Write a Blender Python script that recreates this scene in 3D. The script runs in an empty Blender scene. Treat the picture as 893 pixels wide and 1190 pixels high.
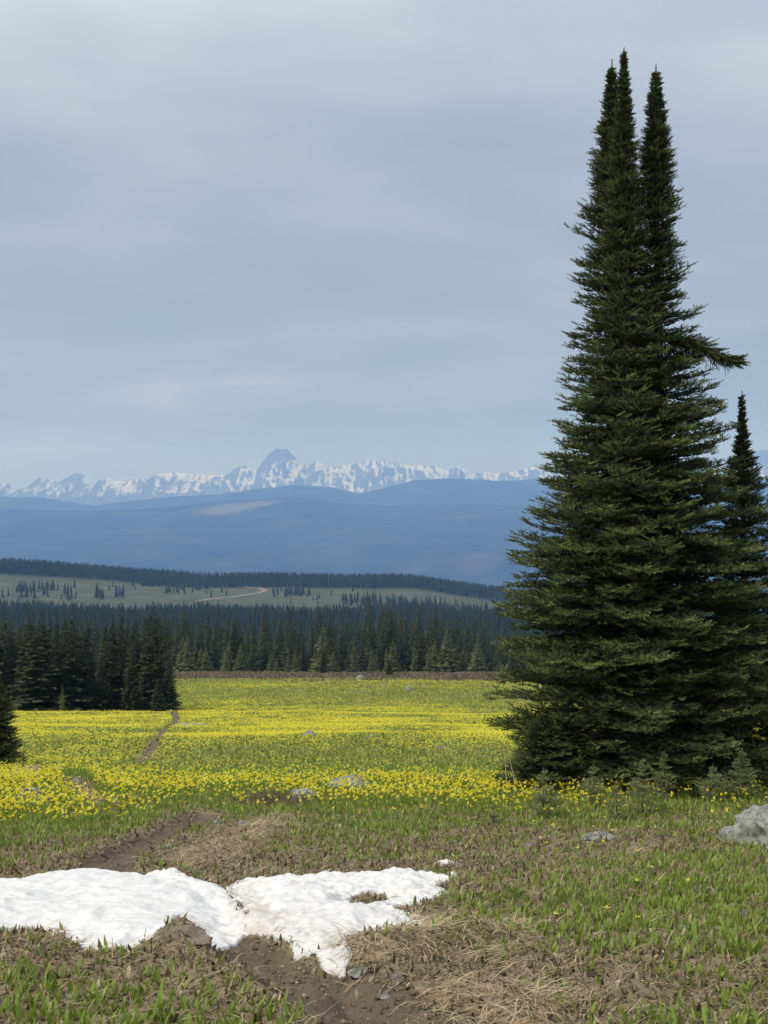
import bpy, math, random
import numpy as np

sc = bpy.context.scene
COL = sc.collection
RNG = np.random.default_rng(7)
rad = math.radians

# ------------------------------------------------------------------ camera
F, CX, HY = 1500.0, 446.5, 575.0           # focal length and horizon of the photograph, in its pixels
cam = bpy.data.cameras.new('camera')
cam.sensor_fit = 'VERTICAL'; cam.sensor_height = 36.0
cam.lens = 36.0 * F / 1190.0
cam.shift_y = -20.0 / 1190.0
cam.clip_start = 0.1; cam.clip_end = 60000
camo = bpy.data.objects.new('camera', cam); COL.objects.link(camo)
camo.location = (0, 0, 0); camo.rotation_euler = (rad(90), 0, 0)
sc.camera = camo

# ------------------------------------------------------------------ world
SUN_EL, SUN_AZ = rad(52), rad(-120)         # azimuth from +Y towards +X: high on the left, a touch behind
sdir = (math.sin(SUN_AZ) * math.cos(SUN_EL), math.cos(SUN_AZ) * math.cos(SUN_EL), math.sin(SUN_EL))
world = bpy.data.worlds.new('World'); sc.world = world; world.use_nodes = True
wn, wl = world.node_tree.nodes, world.node_tree.links
wn.clear()
def N(nodes, typ, **kw):
    n = nodes.new(typ)
    for k, v in kw.items():
        if k.startswith('i_'):
            n.inputs[int(k[2:])].default_value = v
        else:
            setattr(n, k, v)
    return n
def ramp(nodes, stops, interp='LINEAR'):
    r = nodes.new('ShaderNodeValToRGB'); cr = r.color_ramp; cr.interpolation = interp
    while len(cr.elements) < len(stops): cr.elements.new(0.5)
    for e, (p, c) in zip(cr.elements, stops):
        e.position = p; e.color = (c[0], c[1], c[2], 1) if not np.isscalar(c) else (c, c, c, 1)
    return r
def build_world():
    out = N(wn, 'ShaderNodeOutputWorld'); bg = N(wn, 'ShaderNodeBackground'); bg.inputs[1].default_value = 0.1
    sky = N(wn, 'ShaderNodeTexSky', sky_type='NISHITA', sun_disc=False, sun_elevation=SUN_EL,
            sun_rotation=SUN_AZ, altitude=1900)
    tc = N(wn, 'ShaderNodeTexCoord'); sep = N(wn, 'ShaderNodeSeparateXYZ')
    wl.new(tc.outputs['Generated'], sep.inputs[0])
    az = N(wn, 'ShaderNodeMath', operation='ABSOLUTE'); wl.new(sep.outputs[2], az.inputs[0])
    zz = N(wn, 'ShaderNodeMath', operation='ADD'); wl.new(az.outputs[0], zz.inputs[0]); zz.inputs[1].default_value = 0.16
    dx = N(wn, 'ShaderNodeMath', operation='DIVIDE'); wl.new(sep.outputs[0], dx.inputs[0]); wl.new(zz.outputs[0], dx.inputs[1])
    dy = N(wn, 'ShaderNodeMath', operation='DIVIDE'); wl.new(sep.outputs[1], dy.inputs[0]); wl.new(zz.outputs[0], dy.inputs[1])
    cb = N(wn, 'ShaderNodeCombineXYZ'); wl.new(dx.outputs[0], cb.inputs[0]); wl.new(dy.outputs[0], cb.inputs[1])
    def layer(scale, off, sx, sy, det, rough):
        mp = N(wn, 'ShaderNodeMapping'); mp.inputs['Location'].default_value = off
        mp.inputs['Scale'].default_value = (sx, sy, 1); wl.new(cb.outputs[0], mp.inputs[0])
        n = N(wn, 'ShaderNodeTexNoise'); n.inputs['Scale'].default_value = scale
        n.inputs['Detail'].default_value = det; n.inputs['Roughness'].default_value = rough
        n.inputs['Distortion'].default_value = 0.25
        wl.new(mp.outputs[0], n.inputs['Vector']); return n
    n1 = layer(1.0, (3.1, 1.7, 0), 0.6, 0.75, 4, 0.5)
    n2 = layer(1.0, (7.3, 4.2, 0), 1.3, 2.0, 5, 0.55)
    m = N(wn, 'ShaderNodeMath', operation='MULTIPLY_ADD'); wl.new(n2.outputs[0], m.inputs[0]); m.inputs[1].default_value = 0.38
    k = N(wn, 'ShaderNodeMath', operation='MULTIPLY'); wl.new(n1.outputs[0], k.inputs[0]); k.inputs[1].default_value = 0.62
    wl.new(k.outputs[0], m.inputs[2])
    g1 = N(wn, 'ShaderNodeMath', operation='MULTIPLY_ADD'); wl.new(sep.outputs[0], g1.inputs[0]); g1.inputs[1].default_value = -.26; wl.new(m.outputs[0], g1.inputs[2])
    g2 = N(wn, 'ShaderNodeMath', operation='MULTIPLY_ADD'); wl.new(az.outputs[0], g2.inputs[0]); g2.inputs[1].default_value = .55; wl.new(g1.outputs[0], g2.inputs[2])
    g3 = N(wn, 'ShaderNodeMath', operation='ADD'); wl.new(g2.outputs[0], g3.inputs[0]); g3.inputs[1].default_value = -.125; m = g3
    cr = ramp(wn, [(0.36, (3.45, 4.1, 5.05)), (0.46, (4.05, 4.7, 5.6)), (0.54, (4.65, 5.25, 6.1)), (0.66, (6.3, 6.75, 7.4))])
    wl.new(m.outputs[0], cr.inputs[0])
    mix = N(wn, 'ShaderNodeMix', data_type='RGBA'); mix.inputs[0].default_value = 0.86
    hz = N(wn, 'ShaderNodeMath', operation='MULTIPLY_ADD', use_clamp=False); wl.new(az.outputs[0], hz.inputs[0]); hz.inputs[1].default_value = 1.45; hz.inputs[2].default_value = .62
    hm = N(wn, 'ShaderNodeMath', operation='MINIMUM'); wl.new(hz.outputs[0], hm.inputs[0]); hm.inputs[1].default_value = 1.15
    sc_ = N(wn, 'ShaderNodeVectorMath', operation='SCALE'); wl.new(cr.outputs[0], sc_.inputs[0]); wl.new(hm.outputs[0], sc_.inputs['Scale'])
    wl.new(sky.outputs[0], mix.inputs[6]); wl.new(sc_.outputs[0], mix.inputs[7])
    wl.new(mix.outputs[2], bg.inputs[0]); wl.new(bg.outputs[0], out.inputs[0])
build_world()

sun = bpy.data.lights.new('sun', 'SUN'); sun.energy = 2.7; sun.angle = rad(6); sun.color = (1.0, 0.955, 0.88)
suno = bpy.data.objects.new('sun', sun); COL.objects.link(suno)
from mathutils import Vector
suno.rotation_euler = Vector(sdir).to_track_quat('Z', 'Y').to_euler()

sc.view_settings.view_transform = 'Standard'; sc.view_settings.look = 'None'
sc.view_settings.exposure = 0.12; sc.view_settings.gamma = 1.0; sc.view_settings.use_curve_mapping = False
sc.cycles.use_denoising = True
sc.cycles.max_bounces = 6; sc.cycles.diffuse_bounces = 3; sc.cycles.glossy_bounces = 2
sc.cycles.transmission_bounces = 3; sc.cycles.volume_bounces = 2; sc.cycles.transparent_max_bounces = 4
sc.cycles.caustics_reflective = False; sc.cycles.caustics_refractive = False

# ------------------------------------------------------------------ helpers: numbers
def smooth(a, b, x):
    t = np.clip((x - a) / (b - a), 0, 1); return t * t * (3 - 2 * t)
def hash2(ix, iy, seed):
    h = (ix.astype(np.int64) * 374761393 + iy.astype(np.int64) * 668265263 + seed * 1274126177) & 0xFFFFFFFF
    h = ((h ^ (h >> 13)) * 1274126177) & 0xFFFFFFFF
    h = ((h ^ (h >> 16)) * 2246822519) & 0xFFFFFFFF
    return (h ^ (h >> 15)) & 0xFFFFFFFF
def vnoise(x, y, seed=0):                   # gradient noise, about -1..1
    x = np.asarray(x, float); y = np.asarray(y, float)
    ix, iy = np.floor(x), np.floor(y); fx, fy = x - ix, y - iy
    u = fx ** 3 * (fx * (fx * 6 - 15) + 10); v = fy ** 3 * (fy * (fy * 6 - 15) + 10)
    def g(a, b):
        an = hash2(ix + a, iy + b, seed) * (2 * math.pi / 4294967296.0)
        return np.cos(an) * (fx - a) + np.sin(an) * (fy - b)
    n0 = g(0, 0) * (1 - u) + g(1, 0) * u; n1 = g(0, 1) * (1 - u) + g(1, 1) * u
    return (n0 * (1 - v) + n1 * v) * 1.5
def fbm(x, y, seed=0, octv=4, gain=0.5, lac=2.03):
    a, s, t = 1.0, 0.0, 0.0
    for o in range(octv):
        s = s + a * vnoise(x, y, seed + o * 17); t += a; a *= gain; x = x * lac + 5.3; y = y * lac + 1.7
    return s / t
def ridged(x, y, seed=0, octv=5, gain=0.55):
    a, s, t = 1.0, 0.0, 0.0
    for o in range(octv):
        s = s + a * (1 - np.abs(vnoise(x, y, seed + o * 13)) * 1.6); t += a; a *= gain; x = x * 2.1 + 3.1; y = y * 2.1 + 7.7
    return s / t
def hermite(xs, ys):
    xs, ys = np.array(xs, float), np.array(ys, float); m = np.gradient(ys, xs)
    def f(x):
        x = np.asarray(x, float); xc = np.clip(x, xs[0], xs[-1])
        i = np.clip(np.searchsorted(xs, xc) - 1, 0, len(xs) - 2); h = xs[i + 1] - xs[i]; t = (xc - xs[i]) / h
        r = (ys[i] * (1 + 2 * t) * (1 - t) ** 2 + m[i] * h * t * (1 - t) ** 2
             + ys[i + 1] * t * t * (3 - 2 * t) + m[i + 1] * h * t * t * (t - 1))
        return r + np.where(x < xs[0], (x - xs[0]) * m[0], 0) + np.where(x > xs[-1], (x - xs[-1]) * m[-1], 0)
    return f
def grid_field(cols, rows, vals):           # bilinear look-up on an irregular grid
    cols, rows, vals = np.array(cols, float), np.array(rows, float), np.array(vals, float)
    def f(u, v):
        u = np.clip(u, cols[0], cols[-1] - 1e-6); v = np.clip(v, rows[0], rows[-1] - 1e-6)
        i = np.clip(np.searchsorted(cols, u, 'right') - 1, 0, len(cols) - 2); j = np.clip(np.searchsorted(rows, v, 'right') - 1, 0, len(rows) - 2)
        a = (u - cols[i]) / (cols[i + 1] - cols[i]); b = (v - rows[j]) / (rows[j + 1] - rows[j])
        return (vals[j, i] * (1 - a) + vals[j, i + 1] * a) * (1 - b) + (vals[j + 1, i] * (1 - a) + vals[j + 1, i + 1] * a) * b
    return f

# ------------------------------------------------------------------ helpers: objects
def mk(name, V, F, mat=None, attrs=None, smooth_=False, parent=None, link=True):
    """V (n,3); F a list of index arrays, each (m,k)."""
    V = np.asarray(V, np.float32)
    if not isinstance(F, (list, tuple)): F = [F]
    F = [np.asarray(f, np.int32) for f in F if len(f)]
    me = bpy.data.meshes.new(name)
    me.vertices.add(len(V)); me.vertices.foreach_set('co', V.ravel())
    nl = sum(f.size for f in F); npoly = sum(len(f) for f in F)
    me.loops.add(nl); me.loops.foreach_set('vertex_index', np.concatenate([f.ravel() for f in F]))
    tot = np.concatenate([np.full(len(f), f.shape[1], np.int32) for f in F])
    start = np.concatenate([[0], np.cumsum(tot)[:-1]]).astype(np.int32)
    me.polygons.add(npoly); me.polygons.foreach_set('loop_start', start); me.polygons.foreach_set('loop_total', tot)
    me.polygons.foreach_set('use_smooth', np.full(npoly, smooth_, bool))
    for k, a in (attrs or {}).items():
        at = me.attributes.new(k, 'FLOAT', 'POINT'); at.data.foreach_set('value', np.asarray(a, np.float32))
    me.update(calc_edges=True)
    if mat: me.materials.append(mat)
    o = bpy.data.objects.new(name, me)
    if link: COL.objects.link(o)
    if parent: o.parent = parent
    return o
def tag(o, label=None, cat=None, group=None, kind=None):
    if label: o['label'] = label
    if cat: o['category'] = cat
    if group: o['group'] = group
    if kind: o['kind'] = kind
    return o
def empty(name, loc, rz=0.0):
    o = bpy.data.objects.new(name, None); COL.objects.link(o); o.location = loc; o.rotation_euler = (0, 0, rz)
    o.empty_display_size = 0.2; return o
def copy_thing(root, loc, rz, scale):
    r = root.copy(); COL.objects.link(r); r.location = loc; r.rotation_euler = (0, 0, rz); r.scale = scale
    for k in ('label', 'group'):
        if k in r: del r[k]
    for ch in root.children:
        c = ch.copy(); COL.objects.link(c); c.parent = r
    return r

# ------------------------------------------------------------------ materials
def new_mat(name):
    m = bpy.data.materials.new(name); m.use_nodes = True; n = m.node_tree.nodes; n.clear()
    return m, n, m.node_tree.links
def attr(n, name): return N(n, 'ShaderNodeAttribute', attribute_name=name)
def noise(n, l, scale, det=4, rough=0.55, vec=None, dist=0.0):
    t = N(n, 'ShaderNodeTexNoise'); t.inputs['Scale'].default_value = scale; t.inputs['Detail'].default_value = det
    t.inputs['Roughness'].default_value = rough; t.inputs['Distortion'].default_value = dist
    if vec is not None: l.new(vec, t.inputs['Vector'])
    return t
def mixc(n, l, fac, a, b):
    m = N(n, 'ShaderNodeMix', data_type='RGBA')
    for s, i in ((fac, 0), (a, 6), (b, 7)):
        if hasattr(s, 'is_output'): l.new(s, m.inputs[i])
        elif i == 0: m.inputs[0].default_value = s
        else: m.inputs[i].default_value = (*s, 1)
    return m.outputs[2]
def math_(n, l, op, a, b=None, c=None, clamp=False):
    m = N(n, 'ShaderNodeMath', operation=op, use_clamp=clamp)
    for i, s in enumerate((a, b, c)):
        if s is None: continue
        if hasattr(s, 'is_output'): l.new(s, m.inputs[i])
        else: m.inputs[i].default_value = s
    return m.outputs[0]
def leaf_mat(name, stops, transl=0.3, rough=0.5, spec=0.25, second=None):
    m, n, l = new_mat(name)
    a = attr(n, 'rnd'); r = ramp(n, stops); l.new(a.outputs['Fac'], r.inputs[0]); col = r.outputs[0]
    if second:
        b = attr(n, 'tip'); col = mixc(n, l, b.outputs['Fac'], col, second)
    p = N(n, 'ShaderNodeBsdfPrincipled'); p.inputs['Roughness'].default_value = rough
    p.inputs['Specular IOR Level'].default_value = spec; l.new(col, p.inputs['Base Color'])
    out = N(n, 'ShaderNodeOutputMaterial')
    if transl > 0:
        t = N(n, 'ShaderNodeBsdfTranslucent'); l.new(col, t.inputs[0])
        mx = N(n, 'ShaderNodeMixShader'); mx.inputs[0].default_value = transl
        l.new(p.outputs[0], mx.inputs[1]); l.new(t.outputs[0], mx.inputs[2]); l.new(mx.outputs[0], out.inputs[0])
    else: l.new(p.outputs[0], out.inputs[0])
    return m
M_FIR = leaf_mat('fir_needles', [(0, (.024, .037, .018)), (.5, (.056, .077, .031)), (1, (.122, .156, .058))], .15, .55, .2, second=(.27, .315, .105))
M_SAP = leaf_mat('sapling_needles', [(0, (.17, .20, .09)), (1, (.38, .42, .20))], .15, .55, .2)
M_FAR = leaf_mat('forest_needles', [(0, (.022, .031, .016)), (.5, (.055, .069, .029)), (1, (.13, .15, .055))], .12, .6, .15, second=(.24, .25, .085))
M_GROVE = leaf_mat('grove_needles', [(0, (.018, .026, .014)), (.5, (.042, .054, .024)), (1, (.085, .10, .038))], .1, .6, .15, second=(.17, .18, .06))  # forest needles made darker, the grove's shade put into their colour
M_PALE = leaf_mat('pale_forest_needles', [(0, (.10, .12, .05)), (1, (.24, .26, .10))], .1, .6, .15)
M_MASS = leaf_mat('far_wood_needles', [(0, (.014, .026, .016)), (1, (.034, .050, .026))], 0, .8, .1)
M_LEAF = leaf_mat('lily_leaf', [(0, (.14, .18, .026)), (.5, (.215, .30, .045)), (.85, (.32, .40, .075)), (1, (.29, .23, .09))], .4, .42, .35)
M_MEADOW = leaf_mat('meadow_leaf', [(0, (.19, .23, .05)), (.5, (.28, .32, .07)), (1, (.40, .41, .13))], .4, .6, .2)
M_PETAL = leaf_mat('lily_petal', [(0, (.80, .66, .014)), (.5, (.89, .81, .045)), (1, (.94, .90, .22))], .5, .5, .2)
M_STRAW = leaf_mat('dead_straw', [(0, (.16, .115, .07)), (.4, (.33, .25, .15)), (.75, (.50, .40, .25)), (1, (.68, .58, .40))], .12, .7, .15)
M_DEAD = leaf_mat('dead_leaf', [(0, (.07, .05, .032)), (.5, (.19, .145, .09)), (.85, (.35, .28, .18)), (1, (.50, .42, .29))], .1, .7, .15)
M_SHRUB = leaf_mat('heath_twigs', [(0, (.085, .070, .05)), (.6, (.18, .145, .105)), (1, (.28, .24, .15))], .05, .8, .1)
M_LICH = leaf_mat('beard_lichen', [(0, (.012, .011, .009)), (1, (.04, .034, .022))], .1, .8, .1)

def bark_mat():
    m, n, l = new_mat('fir_bark'); tc = N(n, 'ShaderNodeTexCoord')
    mp = N(n, 'ShaderNodeMapping'); mp.inputs['Scale'].default_value = (1, 1, .35); l.new(tc.outputs['Object'], mp.inputs[0])
    t = noise(n, l, 22, 5, .6, mp.outputs[0]); r = ramp(n, [(.3, (.035, .028, .022)), (.55, (.085, .07, .058)), (.75, (.17, .15, .13))])
    l.new(t.outputs[0], r.inputs[0]); p = N(n, 'ShaderNodeBsdfPrincipled'); p.inputs['Roughness'].default_value = .9
    b = N(n, 'ShaderNodeBump'); b.inputs['Strength'].default_value = .6; b.inputs['Distance'].default_value = .01
    l.new(t.outputs[0], b.inputs['Height']); l.new(b.outputs[0], p.inputs['Normal']); l.new(r.outputs[0], p.inputs[0])
    o = N(n, 'ShaderNodeOutputMaterial'); l.new(p.outputs[0], o.inputs[0]); return m
M_BARK = bark_mat()
def rock_mat(name, lo, mid, hi, lichen):
    m, n, l = new_mat(name); tc = N(n, 'ShaderNodeTexCoord'); v = tc.outputs['Object']
    a = noise(n, l, 7, 6, .65, v); b = noise(n, l, 34, 5, .7, v); c = noise(n, l, 13, 6, .7, v, .6)
    r = ramp(n, [(.38, lo), (.5, mid), (.63, hi)])
    s = math_(n, l, 'MULTIPLY_ADD', b.outputs[0], .5, math_(n, l, 'MULTIPLY', a.outputs[0], .5)); l.new(s, r.inputs[0])
    f = ramp(n, [(.50, 0.0), (.58, 1.0)]); l.new(c.outputs[0], f.inputs[0])
    col = mixc(n, l, math_(n, l, 'MULTIPLY', f.outputs[0], .7), r.outputs[0], lichen)
    p = N(n, 'ShaderNodeBsdfPrincipled'); p.inputs['Roughness'].default_value = .9; l.new(col, p.inputs[0])
    bp = N(n, 'ShaderNodeBump'); bp.inputs['Strength'].default_value = .8; bp.inputs['Distance'].default_value = .02
    l.new(s, bp.inputs['Height']); l.new(bp.outputs[0], p.inputs['Normal'])
    o = N(n, 'ShaderNodeOutputMaterial'); l.new(p.outputs[0], o.inputs[0]); return m
M_ROCK = rock_mat('grey_rock', (.06, .06, .055), (.19, .19, .175), (.36, .36, .33), (.33, .37, .29))
M_ROCK2 = rock_mat('brown_rock', (.07, .06, .05), (.17, .15, .125), (.30, .27, .23), (.22, .20, .16))

def ground_mat():
    m, n, l = new_mat('alpine_ground'); tc = N(n, 'ShaderNodeTexCoord'); v = tc.outputs['Object']
    A = {k: attr(n, k).outputs['Fac'] for k in ('turf', 'yellow', 'dirt', 'straw', 'brown', 'wood', 'pale')}
    n1 = noise(n, l, 3.2, 6, .62, v); n2 = noise(n, l, 26, 6, .7, v); n3 = noise(n, l, 110, 4, .7, v); n4 = noise(n, l, .55, 6, .65, v)
    lit = ramp(n, [(.27, (.065, .05, .032)), (.43, (.175, .138, .085)), (.57, (.31, .25, .155)), (.72, (.48, .40, .26))])
    l.new(math_(n, l, 'MULTIPLY_ADD', n3.outputs[0], .55, math_(n, l, 'MULTIPLY', n2.outputs[0], .45)), lit.inputs[0])
    gr = ramp(n, [(.3, (.15, .165, .04)), (.5, (.23, .25, .06)), (.7, (.33, .33, .10))])
    l.new(math_(n, l, 'MULTIPLY_ADD', n4.outputs[0], .5, math_(n, l, 'MULTIPLY', n2.outputs[0], .5)), gr.inputs[0])
    dr = ramp(n, [(.28, (.078, .058, .042)), (.5, (.145, .112, .080)), (.72, (.24, .19, .135))])
    l.new(math_(n, l, 'MULTIPLY_ADD', n3.outputs[0], .5, math_(n, l, 'MULTIPLY', n1.outputs[0], .5)), dr.inputs[0])
    st = ramp(n, [(.3, (.19, .135, .08)), (.5, (.34, .26, .16)), (.72, (.52, .42, .27))]); l.new(n3.outputs[0], st.inputs[0])
    br = ramp(n, [(.3, (.12, .098, .068)), (.5, (.20, .165, .115)), (.7, (.32, .27, .18))]); l.new(n4.outputs[0], br.inputs[0])
    def f(a, w=.5, lo=.35, hi=.65):            # a mask whose edge is broken up by noise
        s = math_(n, l, 'ADD', a, math_(n, l, 'MULTIPLY', math_(n, l, 'SUBTRACT', n2.outputs[0], .5), w))
        r = ramp(n, [(lo, 0.0), (hi, 1.0)]); l.new(s, r.inputs[0]); return r.outputs[0]
    col = mixc(n, l, f(A['turf'], .8), lit.outputs[0], gr.outputs[0])
    col = mixc(n, l, f(A['straw'], .8), col, st.outputs[0])
    col = mixc(n, l, f(A['brown'], .3), col, br.outputs[0])
    yn = noise(n, l, 9, 3, .7, v)
    ym = math_(n, l, 'MULTIPLY', A['yellow'], ramp_out(n, l, yn.outputs[0], .42, .6))
    col = mixc(n, l, math_(n, l, 'MULTIPLY', ym, .55), col, (.66, .58, .03))
    col = mixc(n, l, f(A['dirt'], .55), col, dr.outputs[0])
    clr = ramp(n, [(.36, (.035, .050, .030)), (.5, (.070, .084, .048)), (.64, (.125, .125, .080))])
    n5 = noise(n, l, .03, 9, .8, v); l.new(n5.outputs[0], clr.inputs[0])
    col = mixc(n, l, A['pale'], col, clr.outputs[0])
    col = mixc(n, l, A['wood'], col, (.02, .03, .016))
    p = N(n, 'ShaderNodeBsdfPrincipled'); p.inputs['Roughness'].default_value = .95; p.inputs['Specular IOR Level'].default_value = .15
    l.new(col, p.inputs[0])
    b = N(n, 'ShaderNodeBump'); b.inputs['Strength'].default_value = .7; b.inputs['Distance'].default_value = .03
    l.new(math_(n, l, 'MULTIPLY_ADD', n3.outputs[0], .4, n2.outputs[0]), b.inputs['Height']); l.new(b.outputs[0], p.inputs['Normal'])
    o = N(n, 'ShaderNodeOutputMaterial'); l.new(p.outputs[0], o.inputs[0]); return m
def ramp_out(n, l, s, lo, hi):
    r = ramp(n, [(lo, 0.0), (hi, 1.0)]); l.new(s, r.inputs[0]); return r.outputs[0]
M_ROCK3 = rock_mat('soil_brown_rock', (.08, .062, .045), (.19, .15, .11), (.31, .255, .19), (.25, .21, .15))
M_GROUND = ground_mat()
def snow_mat():
    m, n, l = new_mat('old_snow'); tc = N(n, 'ShaderNodeTexCoord'); v = tc.outputs['Object']
    d = attr(n, 'dirty').outputs['Fac']; g = noise(n, l, 160, 4, .7, v); g2 = noise(n, l, 14, 6, .65, v, .5); g3 = noise(n, l, 420, 2, .5, v)
    base = mixc(n, l, ramp_out(n, l, g2.outputs[0], .42, .72), (.81, .81, .80), (.70, .695, .685))
    dm = math_(n, l, 'MULTIPLY', d, ramp_out(n, l, math_(n, l, 'MULTIPLY_ADD', g2.outputs[0], .6, math_(n, l, 'MULTIPLY', g.outputs[0], .4)), .38, .62))
    col = mixc(n, l, dm, base, (.50, .42, .34))
    sp = math_(n, l, 'MULTIPLY', ramp_out(n, l, g3.outputs[0], .63, .70), .6)
    col = mixc(n, l, sp, col, (.30, .26, .22))
    p = N(n, 'ShaderNodeBsdfPrincipled'); p.inputs['Roughness'].default_value = .65; p.inputs['Specular IOR Level'].default_value = .3
    l.new(col, p.inputs[0])
    b = N(n, 'ShaderNodeBump'); b.inputs['Strength'].default_value = .8; b.inputs['Distance'].default_value = .012
    l.new(math_(n, l, 'MULTIPLY_ADD', g.outputs[0], .5, g2.outputs[0]), b.inputs['Height']); l.new(b.outputs[0], p.inputs['Normal'])
    o = N(n, 'ShaderNodeOutputMaterial'); l.new(p.outputs[0], o.inputs[0]); return m
M_SNOW = snow_mat()
def hill_mat():
    m, n, l = new_mat('wooded_hill'); tc = N(n, 'ShaderNodeTexCoord'); v = tc.outputs['Object']
    a = noise(n, l, .002, 10, .72, v); r = ramp(n, [(.36, (.008, .015, .012)), (.54, (.022, .031, .021)), (.68, (.055, .06, .042))]); l.new(a.outputs[0], r.inputs[0])
    c = attr(n, 'pale').outputs['Fac']; col = mixc(n, l, c, r.outputs[0], (.15, .13, .10))
    p = N(n, 'ShaderNodeBsdfPrincipled'); p.inputs['Roughness'].default_value = 1; p.inputs['Specular IOR Level'].default_value = 0
    l.new(col, p.inputs[0]); o = N(n, 'ShaderNodeOutputMaterial'); l.new(p.outputs[0], o.inputs[0]); return m
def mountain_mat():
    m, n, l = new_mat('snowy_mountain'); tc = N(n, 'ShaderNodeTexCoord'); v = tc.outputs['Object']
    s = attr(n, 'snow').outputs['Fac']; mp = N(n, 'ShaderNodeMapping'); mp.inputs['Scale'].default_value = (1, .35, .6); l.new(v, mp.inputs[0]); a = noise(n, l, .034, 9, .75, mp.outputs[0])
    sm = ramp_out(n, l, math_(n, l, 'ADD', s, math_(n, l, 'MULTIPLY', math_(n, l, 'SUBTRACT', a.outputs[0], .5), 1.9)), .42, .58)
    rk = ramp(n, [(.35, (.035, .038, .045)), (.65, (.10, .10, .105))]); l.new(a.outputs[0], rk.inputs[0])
    col = mixc(n, l, sm, rk.outputs[0], (.46, .475, .50))  # old snow, darkened further so its colour carries the cloud shade
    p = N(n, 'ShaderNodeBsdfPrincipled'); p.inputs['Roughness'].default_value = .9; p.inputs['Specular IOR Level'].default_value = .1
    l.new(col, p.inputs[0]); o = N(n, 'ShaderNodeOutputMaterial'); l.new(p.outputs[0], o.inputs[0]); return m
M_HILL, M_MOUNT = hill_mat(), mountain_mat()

# ------------------------------------------------------------------ terrain
PROF = hermite([-400, -40, 0, 2, 5, 7.6, 10, 12.5, 16, 18.5, 22, 28, 40, 60, 90, 123, 170, 215, 255, 300, 400, 600, 900, 1150, 1300, 1600, 1900, 2100, 2400, 3000],
               [20, 1.6, -1.62, -1.76, -2.06, -2.42, -2.82, -3.17, -3.66, -4.08, -4.78, -5.85, -7.70, -10.95, -15.6, -20.6, -26.0, -30.6, -35.3, -43, -58, -85, -112, -118, -121, -117, -118, -121, -165, -330])
XR = np.array([-1100, -600, -303, 44, 178, 400, 1200.]); ZR = np.array([10, 2, -20, -23, -42, -68, -145.])
def px2(px, py, d): return ((px - CX) / F * d, d, (HY - py) / F * d)
def row_of(x, y, z): return HY - z / y * F
def H0(x, y):
    x = np.asarray(x, float); y = np.asarray(y, float); r = np.hypot(x, y)
    z = PROF(np.where(y < -300, -300, y))
    z = z + np.interp(x, XR, ZR) * smooth(900, 1900, y)
    z = z + .30 * fbm(x / 16, y / 16, 3, 3) * smooth(22, 60, r) + 2.5 * fbm(x / 120, y / 120, 5, 3) * smooth(280, 700, r)
    return z
DS = np.exp(np.linspace(math.log(2.5), math.log(2600), 2600))
def ground_at(px, py, hf=None):             # where the sight line through a photo pixel meets the ground
    hf = hf or H0
    x = (px - CX) / F * DS; g = hf(x, DS) - (HY - py) / F * DS
    i = int(np.argmax(g >= 0))
    if g[i] < 0: i = len(DS) - 1
    a, b = g[max(i - 1, 0)], g[i]; t = 0 if a == b else a / (a - b); d = DS[max(i - 1, 0)] * (1 - t) + DS[i] * t
    return np.array([(px - CX) / F * d, d])
def poly_px(pts): return np.array([ground_at(p[0], p[1]) for p in pts])
def seg_dist(x, y, P, W=None):              # distance to a polyline, optionally minus an interpolated half width
    best = np.full(np.shape(x), 1e9)
    for i in range(len(P) - 1):
        a, b = P[i], P[i + 1]; d = b - a; t = np.clip(((x - a[0]) * d[0] + (y - a[1]) * d[1]) / (d @ d + 1e-12), 0, 1)
        q = np.hypot(x - a[0] - t * d[0], y - a[1] - t * d[1])
        if W is not None: q = q - (W[i] * (1 - t) + W[i + 1] * t)
        best = np.minimum(best, q)
    return best
PATH_A = poly_px([(520, 1235), (440, 1190), (375, 1150), (318, 1118), (262, 1090), (215, 1060), (150, 1030), (118, 1005), (150, 985), (192, 968), (225, 955), (240, 946)])
W_A = np.array([.24, .24, .22, .20, .19, .2, .22, .24, .20, .16, .22, .14])
PATH_B = poly_px([(118, 934), (98, 922), (88, 912), (84, 903)]); W_B = np.array([.10, .10, .16, .12])
PATH_C = poly_px([(143, 897), (163, 888), (176, 872), (184, 858), (193, 848), (205, 838), (203, 829)]); W_C = np.array([.08, .12, .13, .14, .15, .2, .25])
TRAMPLE = poly_px([(232, 1000), (262, 978), (300, 962), (335, 950)]); W_T = np.array([.25, .3, .25, .1])
RUNOFF = poly_px([(385, 1118), (425, 1135), (470, 1165), (560, 1200)]); W_R = np.array([.06, .12, .2, .3])
def dirt_field(x, y):
    w = .06 * fbm(x * 4, y * 4, 21, 3)
    d = np.minimum.reduce([seg_dist(x, y, PATH_A, W_A) + w, seg_dist(x, y, PATH_B, W_B) + w, seg_dist(x, y, PATH_C, W_C) + 2 * w])
    return d
MOUND = ground_at(207, 1106); BANK = poly_px([(446, 1104), (470, 1100), (510, 1096), (560, 1088)])
LEDGE = poly_px([(560, 1200), (640, 1176), (715, 1172), (790, 1158), (893, 1150), (1000, 1140)])
STRAWM = ground_at(770, 985)
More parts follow.
